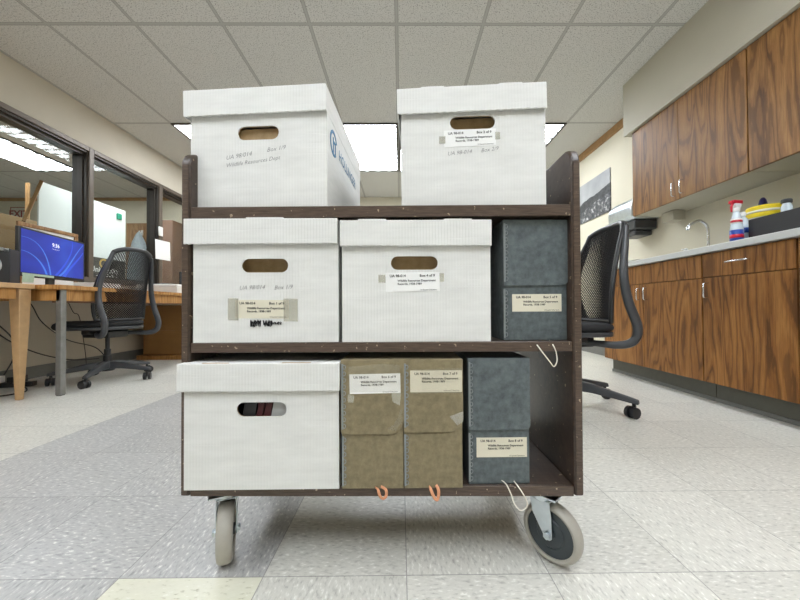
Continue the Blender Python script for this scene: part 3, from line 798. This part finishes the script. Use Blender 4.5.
    for i in range(5):
        a = 2*PI*i/5; cst = MB()
        mt = Matrix.Translation((R*math.cos(a), R*math.sin(a), 0)) @ Matrix.Rotation(a+1.1+i*.9, 4, 'Z')
        for s in (-1, 1):
            w0 = mt @ Matrix.Translation((-.012, s*.016, .029)) @ Matrix.Rotation(PI/2, 4, 'X')
            cst.lathe([(.020, -.011), (.029, -.008), (.029, .008), (.020, .011)], 24, w0)
        cst.box(-.024, .008, -.006, .006, .025, .062, mt)
        cst.cyl(mt @ Vector((0, 0, .05)), mt @ Vector((0, 0, .088)), .009, n=12)
        cst.build('caster', 'black', base, smooth=True)
    return t
GC = 'mesh-backed task chairs'
chL = make_chair('black mesh-backed swivel chair pulled up to the computer desk at left', (-2.385, 2.665, 0), math.radians(83), 0, GC)
for ch in chL.children:
    if ch.name.startswith('star_base'): ch.rotation_euler = (0, 0, math.radians(-69.5-83))
chR = dup(chL, (.985, 1.90, 0), math.radians(91), 'black mesh-backed swivel chair behind the cart\'s right end, near the sink cabinets')
for ch in chR.children:
    if ch.name.startswith('star_base'): ch.rotation_euler = (0, 0, math.radians(-48-91))

# ------------------------------------------------------------------ right side: cabinets and counter
def pull(parent, face_x, y, z, length, vertical=True):
    e = MB(); l = length/2; s = .028
    if vertical: P = [(face_x, y, z-l), (face_x-s*.8, y, z-l), (face_x-s, y, z-l+.006), (face_x-s, y, z+l-.006), (face_x-s*.8, y, z+l), (face_x, y, z+l)]
    else: P = [(face_x, y-l, z), (face_x-s*.8, y-l, z), (face_x-s, y-l+.006, z), (face_x-s, y+l-.006, z), (face_x-s*.8, y+l, z), (face_x, y+l, z)]
    e.tube(P, .0046, 8); return e.build('handle', 'chrome', parent, smooth=True, angle=70)
UX = 2.045; UZ0, UZ1 = 1.365, 2.098
GU = 'oak wall cabinets over the counter'
for i, (ya, yb) in enumerate(((1.885, 2.83), (.925, 1.88), (-.04, .92))):
    lab = ['oak double-door wall cabinet at the far end beneath the soffit', 'oak wall cabinet nearest the picture\'s right edge', 'oak wall cabinet beside the viewpoint, outside the picture'][i]
    t = thing('wall_cabinet', lab, 'cabinet', (UX, ya, UZ0), 0, GU)
    L = yb-ya; b = MB(); b.mi = 0; b.box(.02, XR-UX-.001, 0, L, .0, UZ1-UZ0); b.build('cabinet_box', 'oakup', t)
    u = MB(); u.box(.022, XR-UX-.001, .001, L-.001, -.003, -.0002); u.build('underside_panel', 'soffit', t)
    for j in range(2):
        a0 = L*j/2+.0015; a1 = L*(j+1)/2-.0015
        d = MB(); d.box(0, .0195, a0, a1, -.004, UZ1-UZ0-.004); dr = d.build('door', 'oakup', t, bevel=.0015)
        pull(dr, 0, L/2+(-.035 if j == 0 else .035), .075, .095)
BX = 1.815; CZ0, CZ1 = .885, .922
GB = 'oak base cabinets under the counter'
units = [(1.942, 2.885, 2), (1.472, 1.938, 1), (.525, 1.468, 2), (-.42, .521, 2)]
labs = ['oak double-door base cabinet with plain drawer front, at the far end', 'oak single-door base cabinet with a drawer, before the far double one', 'oak base cabinet touching the picture\'s right edge', 'oak base cabinet beside the viewpoint, outside the picture']
for i, (ya, yb, nd) in enumerate(units):
    t = thing('base_cabinet', labs[i], 'cabinet', (BX, ya, 0), 0, GB)
    L = yb-ya; b = MB(); b.box(.02, XR-BX-.001, 0, L, .125, CZ0-.001); b.build('cabinet_box', 'oak', t)
    k = MB(); k.box(.075, XR-BX-.001, 0, L, .001, .124); k.build('toe_kick', 'toe', t)
    k = MB(); k.box(.066, .0745, 0, L, .001, .022); k.build('base_molding', 'basegrey', t)
    for j in range(nd):
        a0 = L*j/nd+.0015; a1 = L*(j+1)/nd-.0015
        d = MB(); d.box(0, .0195, a0, a1, .122, .738); dr = d.build('door', 'oak', t, bevel=.0015)
        hy = (L-.035) if nd == 1 else (L/2+(-.035 if j == 0 else .035))
        pull(dr, 0, hy, .665, .085)
    d = MB(); d.box(0, .0195, .0015, L-.0015, .742, CZ0-.004); dr = d.build('drawer' if nd == 1 else 'false_drawer_front', 'oak', t, bevel=.0015)
    if nd == 1: pull(dr, 0, L/2+.02, .815, .11, False)
b = MB(); b.box(1.788, XR-.001, -.45, 2.91, CZ0, CZ1); tag(b.build('countertop', 'counter', bevel=.004), 'pale grey laminate countertop running along the right wall', 'countertop')
# faucet
fc = thing('faucet', 'chrome gooseneck faucet on the grey counter', 'faucet', (2.20, 2.30, CZ1), 0)
e = MB(); e.lathe([(.026, 0), (.026, .008), (.016, .016), (.014, .05)], 20); e.build('base', 'chrome', fc, smooth=True)
e = MB(); P = [(0, 0, .04), (0, 0, .12)]+[(-.065+.065*math.cos(a), 0, .185+.075*math.sin(a)) for a in [k*PI/12 for k in range(0, 10)]]
P += [(-.128, 0, .232), (-.140, 0, .212)]
e.tube(P, .0098, 12); e.build('spout', 'chrome', fc, smooth=True)
e = MB(); e.cyl((-.140, 0, .214), (-.147, 0, .196), .012); e.build('aerator', 'chrome', fc, smooth=True)
e = MB(); e.tube([(0, .04, .02), (0, .075, .028), (-.02, .10, .040)], .006, 8); e.build('lever', 'chrome', fc, smooth=True)
sd = thing('soap_dispenser', 'small white pump nozzle on counter left of the faucet', 'soap dispenser', (2.02, 2.28, CZ1))
e = MB(); e.lathe([(.018, 0), (.018, .010), (.009, .016), (.007, .045)], 16); e.build('base', 'white', sd, smooth=True)
e = MB(); e.lathe([(.012, .045), (.012, .056), (.004, .060)], 16); e.tube([(0, 0, .053), (-.03, 0, .050)], .004, 8); e.build('nozzle', 'white', sd, smooth=True)
e = MB(); e.lathe([(.055, 0), (.095, .018), (.098, .020), (.060, .006)], 28); o = e.build('white_dish', 'white', smooth=True); o.location = (1.93, 2.62, CZ1+.0005); tag(o, 'low white dish on the far end of the counter', 'dish')
e = MB(); e.lathe([(.036, 0), (.040, .010), (.040, .040), (.036, .048)], 24); o = e.build('tape_roll', 'white', smooth=True); o.location = (1.90, 2.80, CZ1+.0005); tag(o, 'squat white roll at the very end of the counter', 'roll')
# spray bottle
sb = thing('spray_bottle', 'blue and white cleaner spray bottle with a red trigger', 'bottle', (1.925, 1.84, CZ1), math.radians(10))
e = MB()
def ell(z, a, b_, n=24): return [e.bm.verts.new((a*math.cos(2*PI*i/n), b_*math.sin(2*PI*i/n), z)) for i in range(n)]
R_ = [ell(z, a, c) for z, a, c in ((0, .030, .024), (.004, .034, .027), (.085, .034, .027), (.120, .027, .022), (.150, .026, .021), (.172, .017, .016), (.190, .013, .013))]
for A, B in zip(R_, R_[1:]):
    for i in range(24): e._f([A[i], A[(i+1)%24], B[(i+1)%24], B[i]])
e._f(R_[0][::-1]); e._f(R_[-1]); bd = e.build('bottle_body', 'clearp', sb, smooth=True, angle=60)
def wrap(name, z0, z1, a, c, mat, par, t0=0, t1=2*PI):
    w_ = MB(); n = 28; lo, hi = [], []
    for i in range(n+1):
        th = t0+(t1-t0)*i/n; lo.append(w_.bm.verts.new((a*math.cos(th), c*math.sin(th), z0))); hi.append(w_.bm.verts.new((a*math.cos(th), c*math.sin(th), z1)))
    for i in range(n): w_._f([lo[i], lo[i+1], hi[i+1], hi[i]])
    o = w_.build(name, mat, par, smooth=True); so = o.modifiers.new('s', 'SOLIDIFY'); so.thickness = .0006; return o
wrap('lower_label', .012, .082, .0346, .0276, 'blue', bd); wrap('label_band', .036, .056, .0352, .0282, 'red', bd); wrap('upper_label', .118, .146, .0278, .0228, 'white', bd); wrap('upper_label_band', .126, .138, .0284, .0234, 'red', bd)
e = MB(); e.lathe([(.016, .188), (.017, .208), (.014, .214)], 20); e.box(-.020, .022, -.012, .012, .212, .236); e.build('sprayer_neck', 'white', sb, bevel=.003)
e = MB(); e.box(-.034, .030, -.013, .013, .234, .252); e.box(-.044, -.032, -.009, .009, .232, .248); e.tube([(-.026, 0, .236), (-.036, 0, .215), (-.034, 0, .185)], [.008, .007, .005], 8, flat=((0, 1, 0), .9)); e.build('trigger_head', 'red', sb, bevel=.003)
b2 = thing('cleaner_bottle', 'milky cleaner bottle with blue label between spray bottle and black bin', 'bottle', (1.995, 1.872, CZ1))
e = MB(); e.lathe([(.026, 0), (.029, .005), (.029, .135), (.020, .155), (.012, .165), (.012, .180)], 24); bd2 = e.build('bottle_body', 'clearp', b2, smooth=True)
wrap('blue_label', .07, .10, .0296, .0296, 'blue', bd2); e = MB(); e.lathe([(.014, .172), (.014, .192), (.012, .195)], 20); e.build('cap', 'white', b2, smooth=True)
# black bin
bx, by0, by1, bt = 1.95, 1.22, 1.80, CZ1+.130
bn = MB(); z0 = CZ1+.0005
bn.box(bx, bx+.006, by0, by1, z0, bt); bn.box(bx+.30, bx+.306, by0, by1, z0, bt); bn.box(bx+.006, bx+.30, by0, by0+.006, z0, bt); bn.box(bx+.006, bx+.30, by1-.006, by1, z0, bt); bn.box(bx+.006, bx+.30, by0+.006, by1-.006, z0, z0+.005)
tag(bn.build('storage_bin', 'black', bevel=.001), 'open black bin of cleaning supplies on the counter', 'bin')
wt = thing('wipes_tub', 'round white tub with a bright yellow lid behind the black bin', 'tub', (2.14, 1.885, CZ1))
e = MB(); e.lathe([(.068, 0), (.072, .004), (.074, .188)], 32); e.build('tub_body', 'white', wt, smooth=True)
e = MB(); e.lathe([(.078, .165), (.079, .178), (.080, .178), (.080, .222), (.074, .230), (.04, .232)], 32); ld = e.build('lid', 'yellow', wt, smooth=True)
wrap('pale_rim', .190, .204, .0806, .0806, 'cream', ld)
nb = thing('navy_bottle', 'rounded navy blue bottle top rising behind the yellow lid', 'bottle', (2.27, 2.01, CZ1), .6)
e = MB(); R_ = []
for z, a in ((0, .026), (.004, .030), (.24, .032), (.285, .030), (.312, .023), (.326, .013), (.330, .004)): R_.append([e.bm.verts.new((a*math.cos(2*PI*i/20)+(z*.03), a*.7*math.sin(2*PI*i/20), z)) for i in range(20)])
for A, B in zip(R_, R_[1:]):
    for i in range(20): e._f([A[i], A[(i+1)%20], B[(i+1)%20], B[i]])
e._f(R_[0][::-1]); e._f(R_[-1]); e.build('bottle_body', 'navy', nb, smooth=True, angle=70)
jr = thing('jar', 'small clear jar with a dark grey cap standing in the black bin', 'jar', (2.09, 1.735, CZ1+.007))
e = MB(); e.lathe([(.020, 0), (.022, .004), (.022, .180), (.016, .192), (.016, .200)], 20); e.build('jar_body', 'clearp', jr, smooth=True)
e = MB(); e.lathe([(.020, .196), (.022, .199), (.022, .214), (.019, .218)], 20); e.build('cap', 'greyp', jr, smooth=True)
# towel dispenser at the wall beyond the cabinets
td = thing('towel_dispenser', 'silver rounded paper towel dispenser on the wall beyond the cabinets', 'dispenser', (XR-.002, 2.95, 1.24))
e = MB(); pts = [(0, .14), (-.23, .14), (-.255, .17), (-.26, .24), (-.245, .30), (-.20, .345), (-.12, .37), (0, .375)]
e.prism(pts, lambda a, c, t: Vector((a, t, c)), 0, .34); e.build('cover', 'zinc', td, bevel=.012, seg=3)
e = MB(); e.box(-.215, -.005, .02, .30, .05, .139); e.box(-.185, -.02, .06, .26, .0, .05); e.build('lower_housing', 'greyp', td, bevel=.012)
e = MB(); e.box(-.15, -.05, 0, .12, -.085, -.005); o = e.build('cable_box', 'soffit', bevel=.004); o.location = (XR-.005, 2.62, UZ0-.003); tag(o, 'pale box fixed under the far wall cabinet', 'box')
# hillside photograph
pm = MB(); pm.box(-.012, 0, -.0, 1.05, 0, .49); o = pm.build('wall_photograph', 'photo', bevel=.001); o.location = (XR-.0005, 3.63, 1.655); tag(o, 'unframed black and white hillside town photograph on the right wall', 'photograph')

# ------------------------------------------------------------------ left side: desks
d2 = thing('long_desk', 'honey oak desk with steel legs along the windows, computer on it', 'desk', (-3.05, 2.14, 0))
DW, DL = .82, 2.75
e = MB(); e.box(.0, DW, 0, DL, .705, .735); e.build('desktop', 'deskwood', d2, bevel=.003)
e = MB(); e.box(DW-.05, DW-.028, .03, DL-.03, .63, .7045); e.box(.03, DW-.05, .03, .05, .63, .7045); e.build('apron', 'deskwood', d2)
e = MB(); e.box(DW-.10, DW-.05, .05, DL-.05, .618, .63); e.build('under_rail', 'brownpanel', d2)
for (lx, ly) in ((DW-.055, .03), (DW-.055, DL-.09), (.05, .08), (.05, 1.75)):
    e = MB(); e.box(lx, lx+.036, ly, ly+.036, .004, .7045 if lx > .5 else .70); lg_ = e.build('leg', 'steel', d2, bevel=.003)
    e = MB(); e.box(lx+.004, lx+.032, ly+.004, ly+.032, 0, .004); e.build('foot_cap', 'black', lg_)
d1 = thing('oak_table', 'pale oak table with tapered leg at the picture\'s left edge', 'table', (-3.05, .65, 0))
TW, TL = .67, 1.485
e = MB(); e.box(0, TW, 0, TL, .705, .737); e.build('tabletop', 'legwood', d1, bevel=.004)
e = MB(); e.box(TW-.04, TW-.02, .05, TL-.09, .64, .7045); e.box(.05, TW-.09, TL-.045, TL-.025, .64, .7045); e.build('apron', 'deskwood', d1)
for (lx, ly) in ((TW-.045, TL-.045), (TW-.045, .05), (.05, TL-.045), (.05, .05)):
    e = MB(); secs = []
    for z, w_ in ((0, .014), (.62, .033), (.704, .033)): secs.append([e.bm.verts.new((lx+x*w_, ly+y*w_, z)) for x, y in ((-1, -1), (1, -1), (1, 1), (-1, 1))])
    for A, B in zip(secs, secs[1:]):
        for j in range(4): e._f([A[j], A[(j+1)%4], B[(j+1)%4], B[j]])
    e._f(secs[0][::-1]); e._f(secs[-1]); e.build('leg', 'legwood', d1, bevel=.003)
e = MB(); e.box(-.05, .05, -.10, .10, 0, .012); o = e.build('blue_booklet', 'blue', bevel=.001); o.location = (-2.60, 1.98, .652)
sh = MB(); sh.box(.05, TW-.06, .25, TL-.12, .640, .652); sh.build('under_shelf', 'deskwood', d1)
tag(o, 'blue booklet on the ledge under the oak table', 'booklet')
o.location = (-2.515, 1.90, .6525)
# drawer pedestal
pd = thing('drawer_pedestal', 'brown wooden drawer unit under the desk behind the left chair', 'drawers', (-2.93, 3.72, 0))
e = MB(); e.box(0, .64, .02, .60, .05, .615); e.build('cabinet_box', 'pedwood', pd, bevel=.003)
for z0, z1 in ((.06, .33), (.335, .61)):
    e = MB(); e.box(.005, .635, 0, .0195, z0, z1); e.build('drawer', 'pedwood', pd, bevel=.002)
e = MB(); e.box(-.05, .66, -.03, .60, .0, .049); e.build('plinth', 'deskwood', pd, bevel=.003)

# monitor
mc0 = at(15.2, 253, 2.19); mc1 = at(85.5, 262, 2.80)
mx0, my0 = -2.555, 2.19; mx1, my1 = -2.685, 2.78
ang = math.atan2(my1-my0, mx1-mx0)            # local +x runs along the screen away from the viewer
ml = math.hypot(mx1-mx0, my1-my0)
mon = thing('monitor', 'widescreen monitor showing a blue lock screen, on the desk', 'monitor', ((mx0+mx1)/2, (my0+my1)/2, .737), ang)
mz0, mz1 = .065, .40
e = MB(); e.box(-ml/2, ml/2, 0, .022, mz0, mz1); e.build('bezel', 'black', mon, bevel=.004)
e = MB(); e.box(-ml/2+.016, ml/2-.016, -.0012, -.0002, mz0+.026, mz1-.014); scr = e.build('screen', 'screen', mon)
sx0, sx1, sz0, sz1 = -ml/2+.016, ml/2-.016, mz0+.026, mz1-.014
def swoosh(c, w, mat):
    e = MB(); L_, R2 = [], []
    for i in range(25):
        t = i/24; p = Vector(c[0])*(1-t)**3+3*Vector(c[1])*t*(1-t)**2+3*Vector(c[2])*t*t*(1-t)+Vector(c[3])*t**3
        d = (3*(Vector(c[1])-Vector(c[0]))*(1-t)**2+6*(Vector(c[2])-Vector(c[1]))*t*(1-t)+3*(Vector(c[3])-Vector(c[2]))*t*t).normalized()
        nrm = Vector((-d.y, d.x)); ww = w*(.25+.75*t)
        for lst, s in ((L_, 1), (R2, -1)):
            q = p+nrm*ww*s; X = sx0+min(max(q.x, 0), 1)*(sx1-sx0); Z = sz0+min(max(q.y, 0), 1)*(sz1-sz0); lst.append(e.bm.verts.new((X, -.0017, Z)))
    for i in range(24): e._f([L_[i], L_[i+1], R2[i+1], R2[i]])
    return e.build('wallpaper_swirl', mat, scr)
swoosh([(0, .82), (.25, .85), (.38, .5), (.42, .0)], .012, 'swirl'); swoosh([(0, .50), (.15, .50), (.30, .3), (.36, 0)], .016, 'swirl')
swoosh([(.99, .97), (.80, .6), (.72, .2), (.56, 0)], .02, 'swirl'); swoosh([(.78, .99), (.82, .7), (.66, .3), (.50, 0)], .02, 'swirld'); swoosh([(.99, .75), (.9, .5), (.7, .2), (.64, 0)], .03, 'swirld')
text_mesh('clock_digits', [('9:36', .0, sz0+.215, .040, 'CENTER')], 'lit', scr, -.0022, bold=.02)
text_mesh('date_line', [('Thursday, June 6', .0, sz0+.195, .010, 'CENTER')], 'lit', scr, -.0022)
e = MB(); e.box(-.03, .03, .0225, .045, .0, .20); e.box(-.11, .11, -.05, .12, .0, .010); e.build('stand', 'black', mon, bevel=.004)
nt = MB(); nt.box(-.045, .045, -.0016, -.0005, -.055, .0); o = nt.build('sticky_note', 'sticky', mon); o.location = (-ml/2+.075, -.001, mz0+.014); o['label'] = 'pale green note hanging from the lower bezel'; o.rotation_euler = (.12, 0, 0)
o = MB(); o.box(-.13, .13, -.0016, -.0005, -.008, .008); o = o.build('note_strip', 'sticky', mon); o.location = (-ml/2+.155, -.001, mz0+.014)

# framed picture leaning at the window behind the monitor
fx, fy0, fy1, fz0, fz1 = -3.035, 2.58, 3.06, .736, 1.275
pf = thing('picture_frame', 'wood framed picture with white mat leaning behind the monitor', 'picture frame', (fx, (fy0+fy1)/2, fz0), PI/2)
w_ = fy1-fy0; h_ = fz1-fz0; tk = .032
e = MB(); e.box(-w_/2, w_/2, -.02, 0, h_-tk, h_); e.box(-w_/2, w_/2, -.02, 0, 0, tk); e.box(-w_/2, -w_/2+tk, -.02, 0, tk, h_-tk); e.box(w_/2-tk, w_/2, -.02, 0, tk, h_-tk); e.build('frame', 'dooroak', pf, bevel=.003)
e = MB(); e.box(-w_/2+tk, w_/2-tk, -.010, -.004, tk, h_-tk); mt_ = e.build('mat_board', 'paper', pf)
e = MB(); e.box(-w_/2+.09, w_/2-.09, -.0125, -.0105, .10, h_-.095); e.build('artwork', 'artdark', mt_)

# document stand with loose papers at the far left
ds = thing('paper_tray', 'black upright file holder with white front, stuffed with papers', 'file holder', (-2.525, 1.93, .738), math.radians(31))
e = MB(); e.box(-.15, .15, 0, .006, 0, .19); e.box(-.15, .15, .13, .136, 0, .22); e.box(-.15, -.144, .006, .13, 0, .21); e.box(.144, .15, .006, .13, 0, .21); e.box(-.144, .144, .006, .13, 0, .006); e.build('holder', 'black', ds, bevel=.002)
e = MB(); pts = stadium(0, .105, .24, .15); e.prism(pts, lambda a, c, t: Vector((a, t, c)), -.004, -.0005); e.build('front_plate', 'greyflap', ds, bevel=.001)
random.seed(3)
for i in range(5):
    e = MB(); n = 8; rows = []
    for a in range(n+1):
        rr = []
        for c in range(n+1):
            u_, v_ = a/n-.5, c/n
            z = .01+v_*.25-.10*max(0, v_-.75)*2
            rr.append(e.bm.verts.new((u_*.24+.004*i, .03+.02*i+.012*math.sin(3*u_+i)*v_-(.09*max(0, v_-.78)*(4 if i < 3 else 1)), z+.008*math.sin(5*u_+i*2)*v_)))
        rows.append(rr)
    for A, B in zip(rows, rows[1:]):
        for j in range(n): e._f([A[j], A[j+1], B[j+1], B[j]])
    lb = ['front curled sheet in the black file holder', 'second curled sheet in the black file holder', 'middle curled sheet in the black file holder', 'fourth straight sheet in the black file holder', 'rearmost sheet in the black file holder'][i]
    o = e.build('paper_sheet', 'paper' if i % 2 else 'greyflap', smooth=True); o.location = ds.location; o.rotation_euler = ds.rotation_euler; so = o.modifiers.new('s', 'SOLIDIFY'); so.thickness = .0006
    tag(o, lb, 'paper', 'papers in the black file holder')

# items further along the desk
def dbox(name, label, cat, x0, x1, y0, y1, h0, mat, z=.7355, bev=.004, group=None):
    e = MB(); e.box(x0, x1, y0, y1, 0, h0); o = e.build(name, mat, bevel=bev); o.location.z = z; return tag(o, label, cat, group)
dk = thing('desktop_scanner', 'low white flatbed scanner at the far end of the desk', 'scanner', (-2.80, 3.45, .7355))
e = MB(); e.box(0, .44, 0, .46, 0, .075); e.build('scanner_body', 'white', dk, bevel=.006)
e = MB(); e.box(.005, .435, .005, .455, .077, .10); e.build('scanner_lid', 'paper', dk, bevel=.006)
e = MB(); e.box(.436, .442, .12, .20, .04, .055); e.build('control_strip', 'greyp', dk)
dbox('paper_ream', 'stack of white paper beside the monitor', 'paper', -3.0, -2.78, 3.0, 3.25, .085, 'paper')
dbox('blue_folder', 'light blue folder lying on the white scanner', 'folder', -2.74, -2.52, 3.50, 3.72, .008, 'coat', .8365, .001)
lm = thing('laptop_screen', 'thin black screen edge beside the cart\'s left post', 'screen', (-2.52, 4.05, .7355), math.radians(60))
e = MB(); e.box(-.20, .20, 0, .018, .03, .28); e.build('screen_panel', 'black', lm, bevel=.003); e = MB(); e.box(-.08, .08, -.05, .08, 0, .03); e.build('foot', 'black', lm, bevel=.003)
# papers taped to the window frame and a light switch on the mullion
e = MB(); e.box(-.0015, 0, 0, .26, 0, .245); o = e.build('posted_sheet', 'paper'); o.location = (XL+.034, 4.06, 1.20); o.rotation_euler = (.03, 0, 0); tag(o, 'white printed sheet taped to the window frame left of the cart', 'paper')
e = MB(); e.box(0, .012, 0, .07, 0, .115); sw = e.build('light_switch', 'white', bevel=.003); sw.location = (XL+.0305, 4.105, 1.50); tag(sw, 'small white switch plate on the window mullion above the taped sheet', 'switch')

# cables and power strip under the desks
def cable(pts, label, r=.0045):
    P = [Vector(p) for p in pts]; Q = []
    for i in range(len(P)-1):
        p0, p1, p2, p3 = P[max(i-1, 0)], P[i], P[i+1], P[min(i+2, len(P)-1)]
        for k in range(6):
            t = k/6; Q.append(.5*((2*p1)+(p2-p0)*t+(2*p0-5*p1+4*p2-p3)*t*t+(3*p1-p0-3*p2+p3)*t**3))
    Q.append(P[-1]); e = MB(); e.tube(Q, r, 6); o = e.build('power_cable', 'black', smooth=True); tag(o, label, 'cable', 'cables under the desks')
cable([(-3.0, 2.32, .70), (-3.01, 2.38, .55), (-2.98, 2.52, .35), (-2.95, 2.50, .20), (-2.97, 2.42, .02)], 'black cable hanging left of the tapered table leg')
cable([(-3.02, 2.62, .70), (-3.01, 2.68, .60), (-3.0, 2.75, .46), (-3.0, 2.95, .30), (-2.98, 3.2, .20), (-2.95, 3.3, .06)], 'black cable crossing down behind the steel leg')
cable([(-3.03, 2.40, .46), (-2.98, 2.52, .32), (-2.97, 2.72, .20), (-2.95, 2.95, .12), (-2.9, 3.15, .10)], 'black cable sagging right from the tapered table leg')
cable([(-3.02, 2.95, .70), (-3.02, 3.02, .55), (-3.0, 3.05, .52), (-3.02, 3.1, .40), (-3.0, 3.12, .15), (-3.02, 3.15, .02)], 'thin black cable dropping behind the left chair', .003)
cable([(-2.75, 2.10, .006), (-2.62, 2.16, .007), (-2.60, 2.28, .007), (-2.72, 2.36, .03), (-2.86, 2.42, .03)], 'black cable looping on the floor beside the tapered leg')
ps = thing('power_strip', 'black power strip with plugs on the floor under the table', 'power strip', (-2.90, 2.43, 0), .3)
e = MB(); e.box(-.15, .15, -.025, .025, 0, .035); e.build('strip_body', 'black', ps, bevel=.004)
for k in range(4):
    e = MB(); e.box(-.13+k*.065, -.095+k*.065, -.02, .02, .0355, .075+.01*(k % 2)); e.build('plug', 'black' if k != 1 else 'white', ps, bevel=.004)

# ------------------------------------------------------------------ next room beyond the glass
db = thing('display_board', 'tall glossy white board with dark university banner, seen through windows', 'board', (-4.05, 3.66, 0))
e = MB(); e.box(-.02, 0, 0, 1.15, 1.27, 2.02); wb = e.build('white_panel', 'whiteboard', db, bevel=.003)
e = MB(); e.box(-.02, 0, .001, 1.149, .86, 1.269); bn_ = e.build('banner_panel', 'banner', db, bevel=.003)
frx = Matrix.Rotation(PI/2, 4, 'Z')
text_mesh('banner_text', [('University', .60, 1.075, .105, 'LEFT'), ('of Idaho', .68, .985, .105, 'LEFT')], 'paper', bn_, -.002, frame=frx, bold=.01)
e = MB(); P = [(.002, .80+.055*math.cos(a), 1.195+.055*math.sin(a)) for a in [2*PI*k/16 for k in range(16)]]; e.tube(P, .014, 5, closed=True, flat=((1, 0, 0), .2)); e.build('seal', 'gold', bn_)
for yy in (.1, 1.05):
    e = MB(); e.box(-.03, .01, yy-.02, yy+.02, .02, .859); e.box(-.25, .25, yy-.025, yy+.025, 0, .02); e.build('stand_leg', 'steel', db)
e = MB(); e.box(.0005, .02, .99, 1.07, 1.86, 1.95); o = e.build('green_magnet', 'green', bevel=.015); o.location = db.location; tag(o, 'round-cornered green magnet at the white board\'s upper right', 'magnet')
e = MB(); a_, b_ = Vector((-4.032, 3.67, 2.02)), Vector((-4.032, 3.50, 1.52)); e.tube([a_, b_], .02, 4); tag(e.build('striped_strap', 'pedwood'), 'slanting striped strap at the white board\'s left edge', 'strap')
o = MB(); pp = at(28.5, 200, 4.3); o.box(pp.x-.022, pp.x+.022, 4.28, 4.30, 0, 2.24); tag(o.build('wooden_pole', 'trimwood'), 'slim tan wooden pole standing right of the exit sign', 'pole')
e = MB(); e.box(-.15, .15, -.03, 0, 0, .22); ex = e.build('exit_sign', 'signface', bevel=.003); ex.location = (at(22.5, 211, YB).x, YB-.022, 2.17); tag(ex, 'red lettered EXIT sign high on the next room\'s back wall', 'sign')
text_mesh('exit_letters', [('EXIT', -.005, .045, .165, 'CENTER')], 'exitred', ex, -.032, bold=.03)
e = MB(); e.box(-.15, .15, -.034, -.0305, 0, .012); e.box(-.15, .15, -.034, -.0305, .208, .22); e.box(-.15, -.138, -.034, -.0305, .012, .208); e.build('sign_border', 'exitred', ex)
e = MB(); e.box(0, .9, 0, .85, .0, .62); o = e.build('cardboard_carton', 'cardboard', bevel=.004); o.location = (-5.35, 3.3, 0); tag(o, 'large brown cardboard carton, lower one behind the monitor', 'box')
e = MB(); e.box(0, .95, 0, .75, .0, 1.03); o = e.build('cardboard_carton', 'cardboard', bevel=.004); o.location = (-5.38, 3.32, .621); tag(o, 'large brown cardboard carton seen left of the picture frame', 'box')
dr = thing('oak_door', 'light oak door in the next room behind a hanging coat', 'door', (-4.86, YB-.001, 0))
e = MB(); e.box(0, .95, -.045, 0, 0, 2.10); e.build('door_leaf', 'dooroak', dr, bevel=.003)
e = MB(); e.cyl((.88, -.045, 1.0), (.88, -.09, 1.0), .012); e.tube([(.88, -.09, 1.0), (.78, -.09, 1.0)], .009, 8); e.build('door_handle', 'steel', dr)
hk = MB(); hk.tube([(-4.58, YB-.046, 1.93), (-4.58, YB-.10, 1.92), (-4.58, YB-.11, 1.95)], .008, 8); hk.box(-4.60, -4.56, YB-.052, YB-.0465, 1.88, 1.97); tag(hk.build('coat_hook', 'white'), 'white coat hook on the light oak door', 'hook')
e = MB(); n = 20; rings = []
for z, r in ((1.925, .012), (1.88, .04), (1.75, .10), (1.5, .15), (1.2, .18), (1.02, .19)):
    rings.append([e.bm.verts.new((-4.58+r*(1+.1*math.sin(4*2*PI*i/n))*math.cos(2*PI*i/n), YB-.12+min(r, .06)*math.sin(2*PI*i/n), z)) for i in range(n)])
for A, B in zip(rings, rings[1:]):
    for i in range(n): e._f([A[i], A[(i+1)%n], B[(i+1)%n], B[i]])
e._f(rings[0]); e._f(rings[-1][::-1]); tag(e.build('hanging_coat', 'coat', smooth=True), 'pale grey coat hanging from the hook on the oak door', 'coat')
o = MB(); o.box(-3.92, -3.60, 5.15, 5.77, 0, 1.98); tag(o.build('brown_locker', 'brownpanel', bevel=.004), 'tall brown locker beyond the window next to the cart', 'locker')

# ------------------------------------------------------------------ camera, world, view
cam = bpy.data.cameras.new('camera'); co = bpy.data.objects.new('camera', cam); COL.objects.link(co)
cam.sensor_fit = 'HORIZONTAL'; cam.sensor_width = 36; cam.lens = F/800*36; cam.clip_start = .02
co.location = (0, 0, H); co.rotation_euler = CAMR.to_euler(); cam.shift_y = SHIFT/800; cam.shift_x = -SHX/800; SC.camera = co
w = bpy.data.worlds.new('world'); SC.world = w; w.use_nodes = True
w.node_tree.nodes['Background'].inputs[0].default_value = (.9, .95, 1, 1); w.node_tree.nodes['Background'].inputs[1].default_value = .3
SC.view_settings.view_transform = 'Standard'; SC.view_settings.look = 'None'; SC.view_settings.gamma = 1; SC.view_settings.exposure = 0
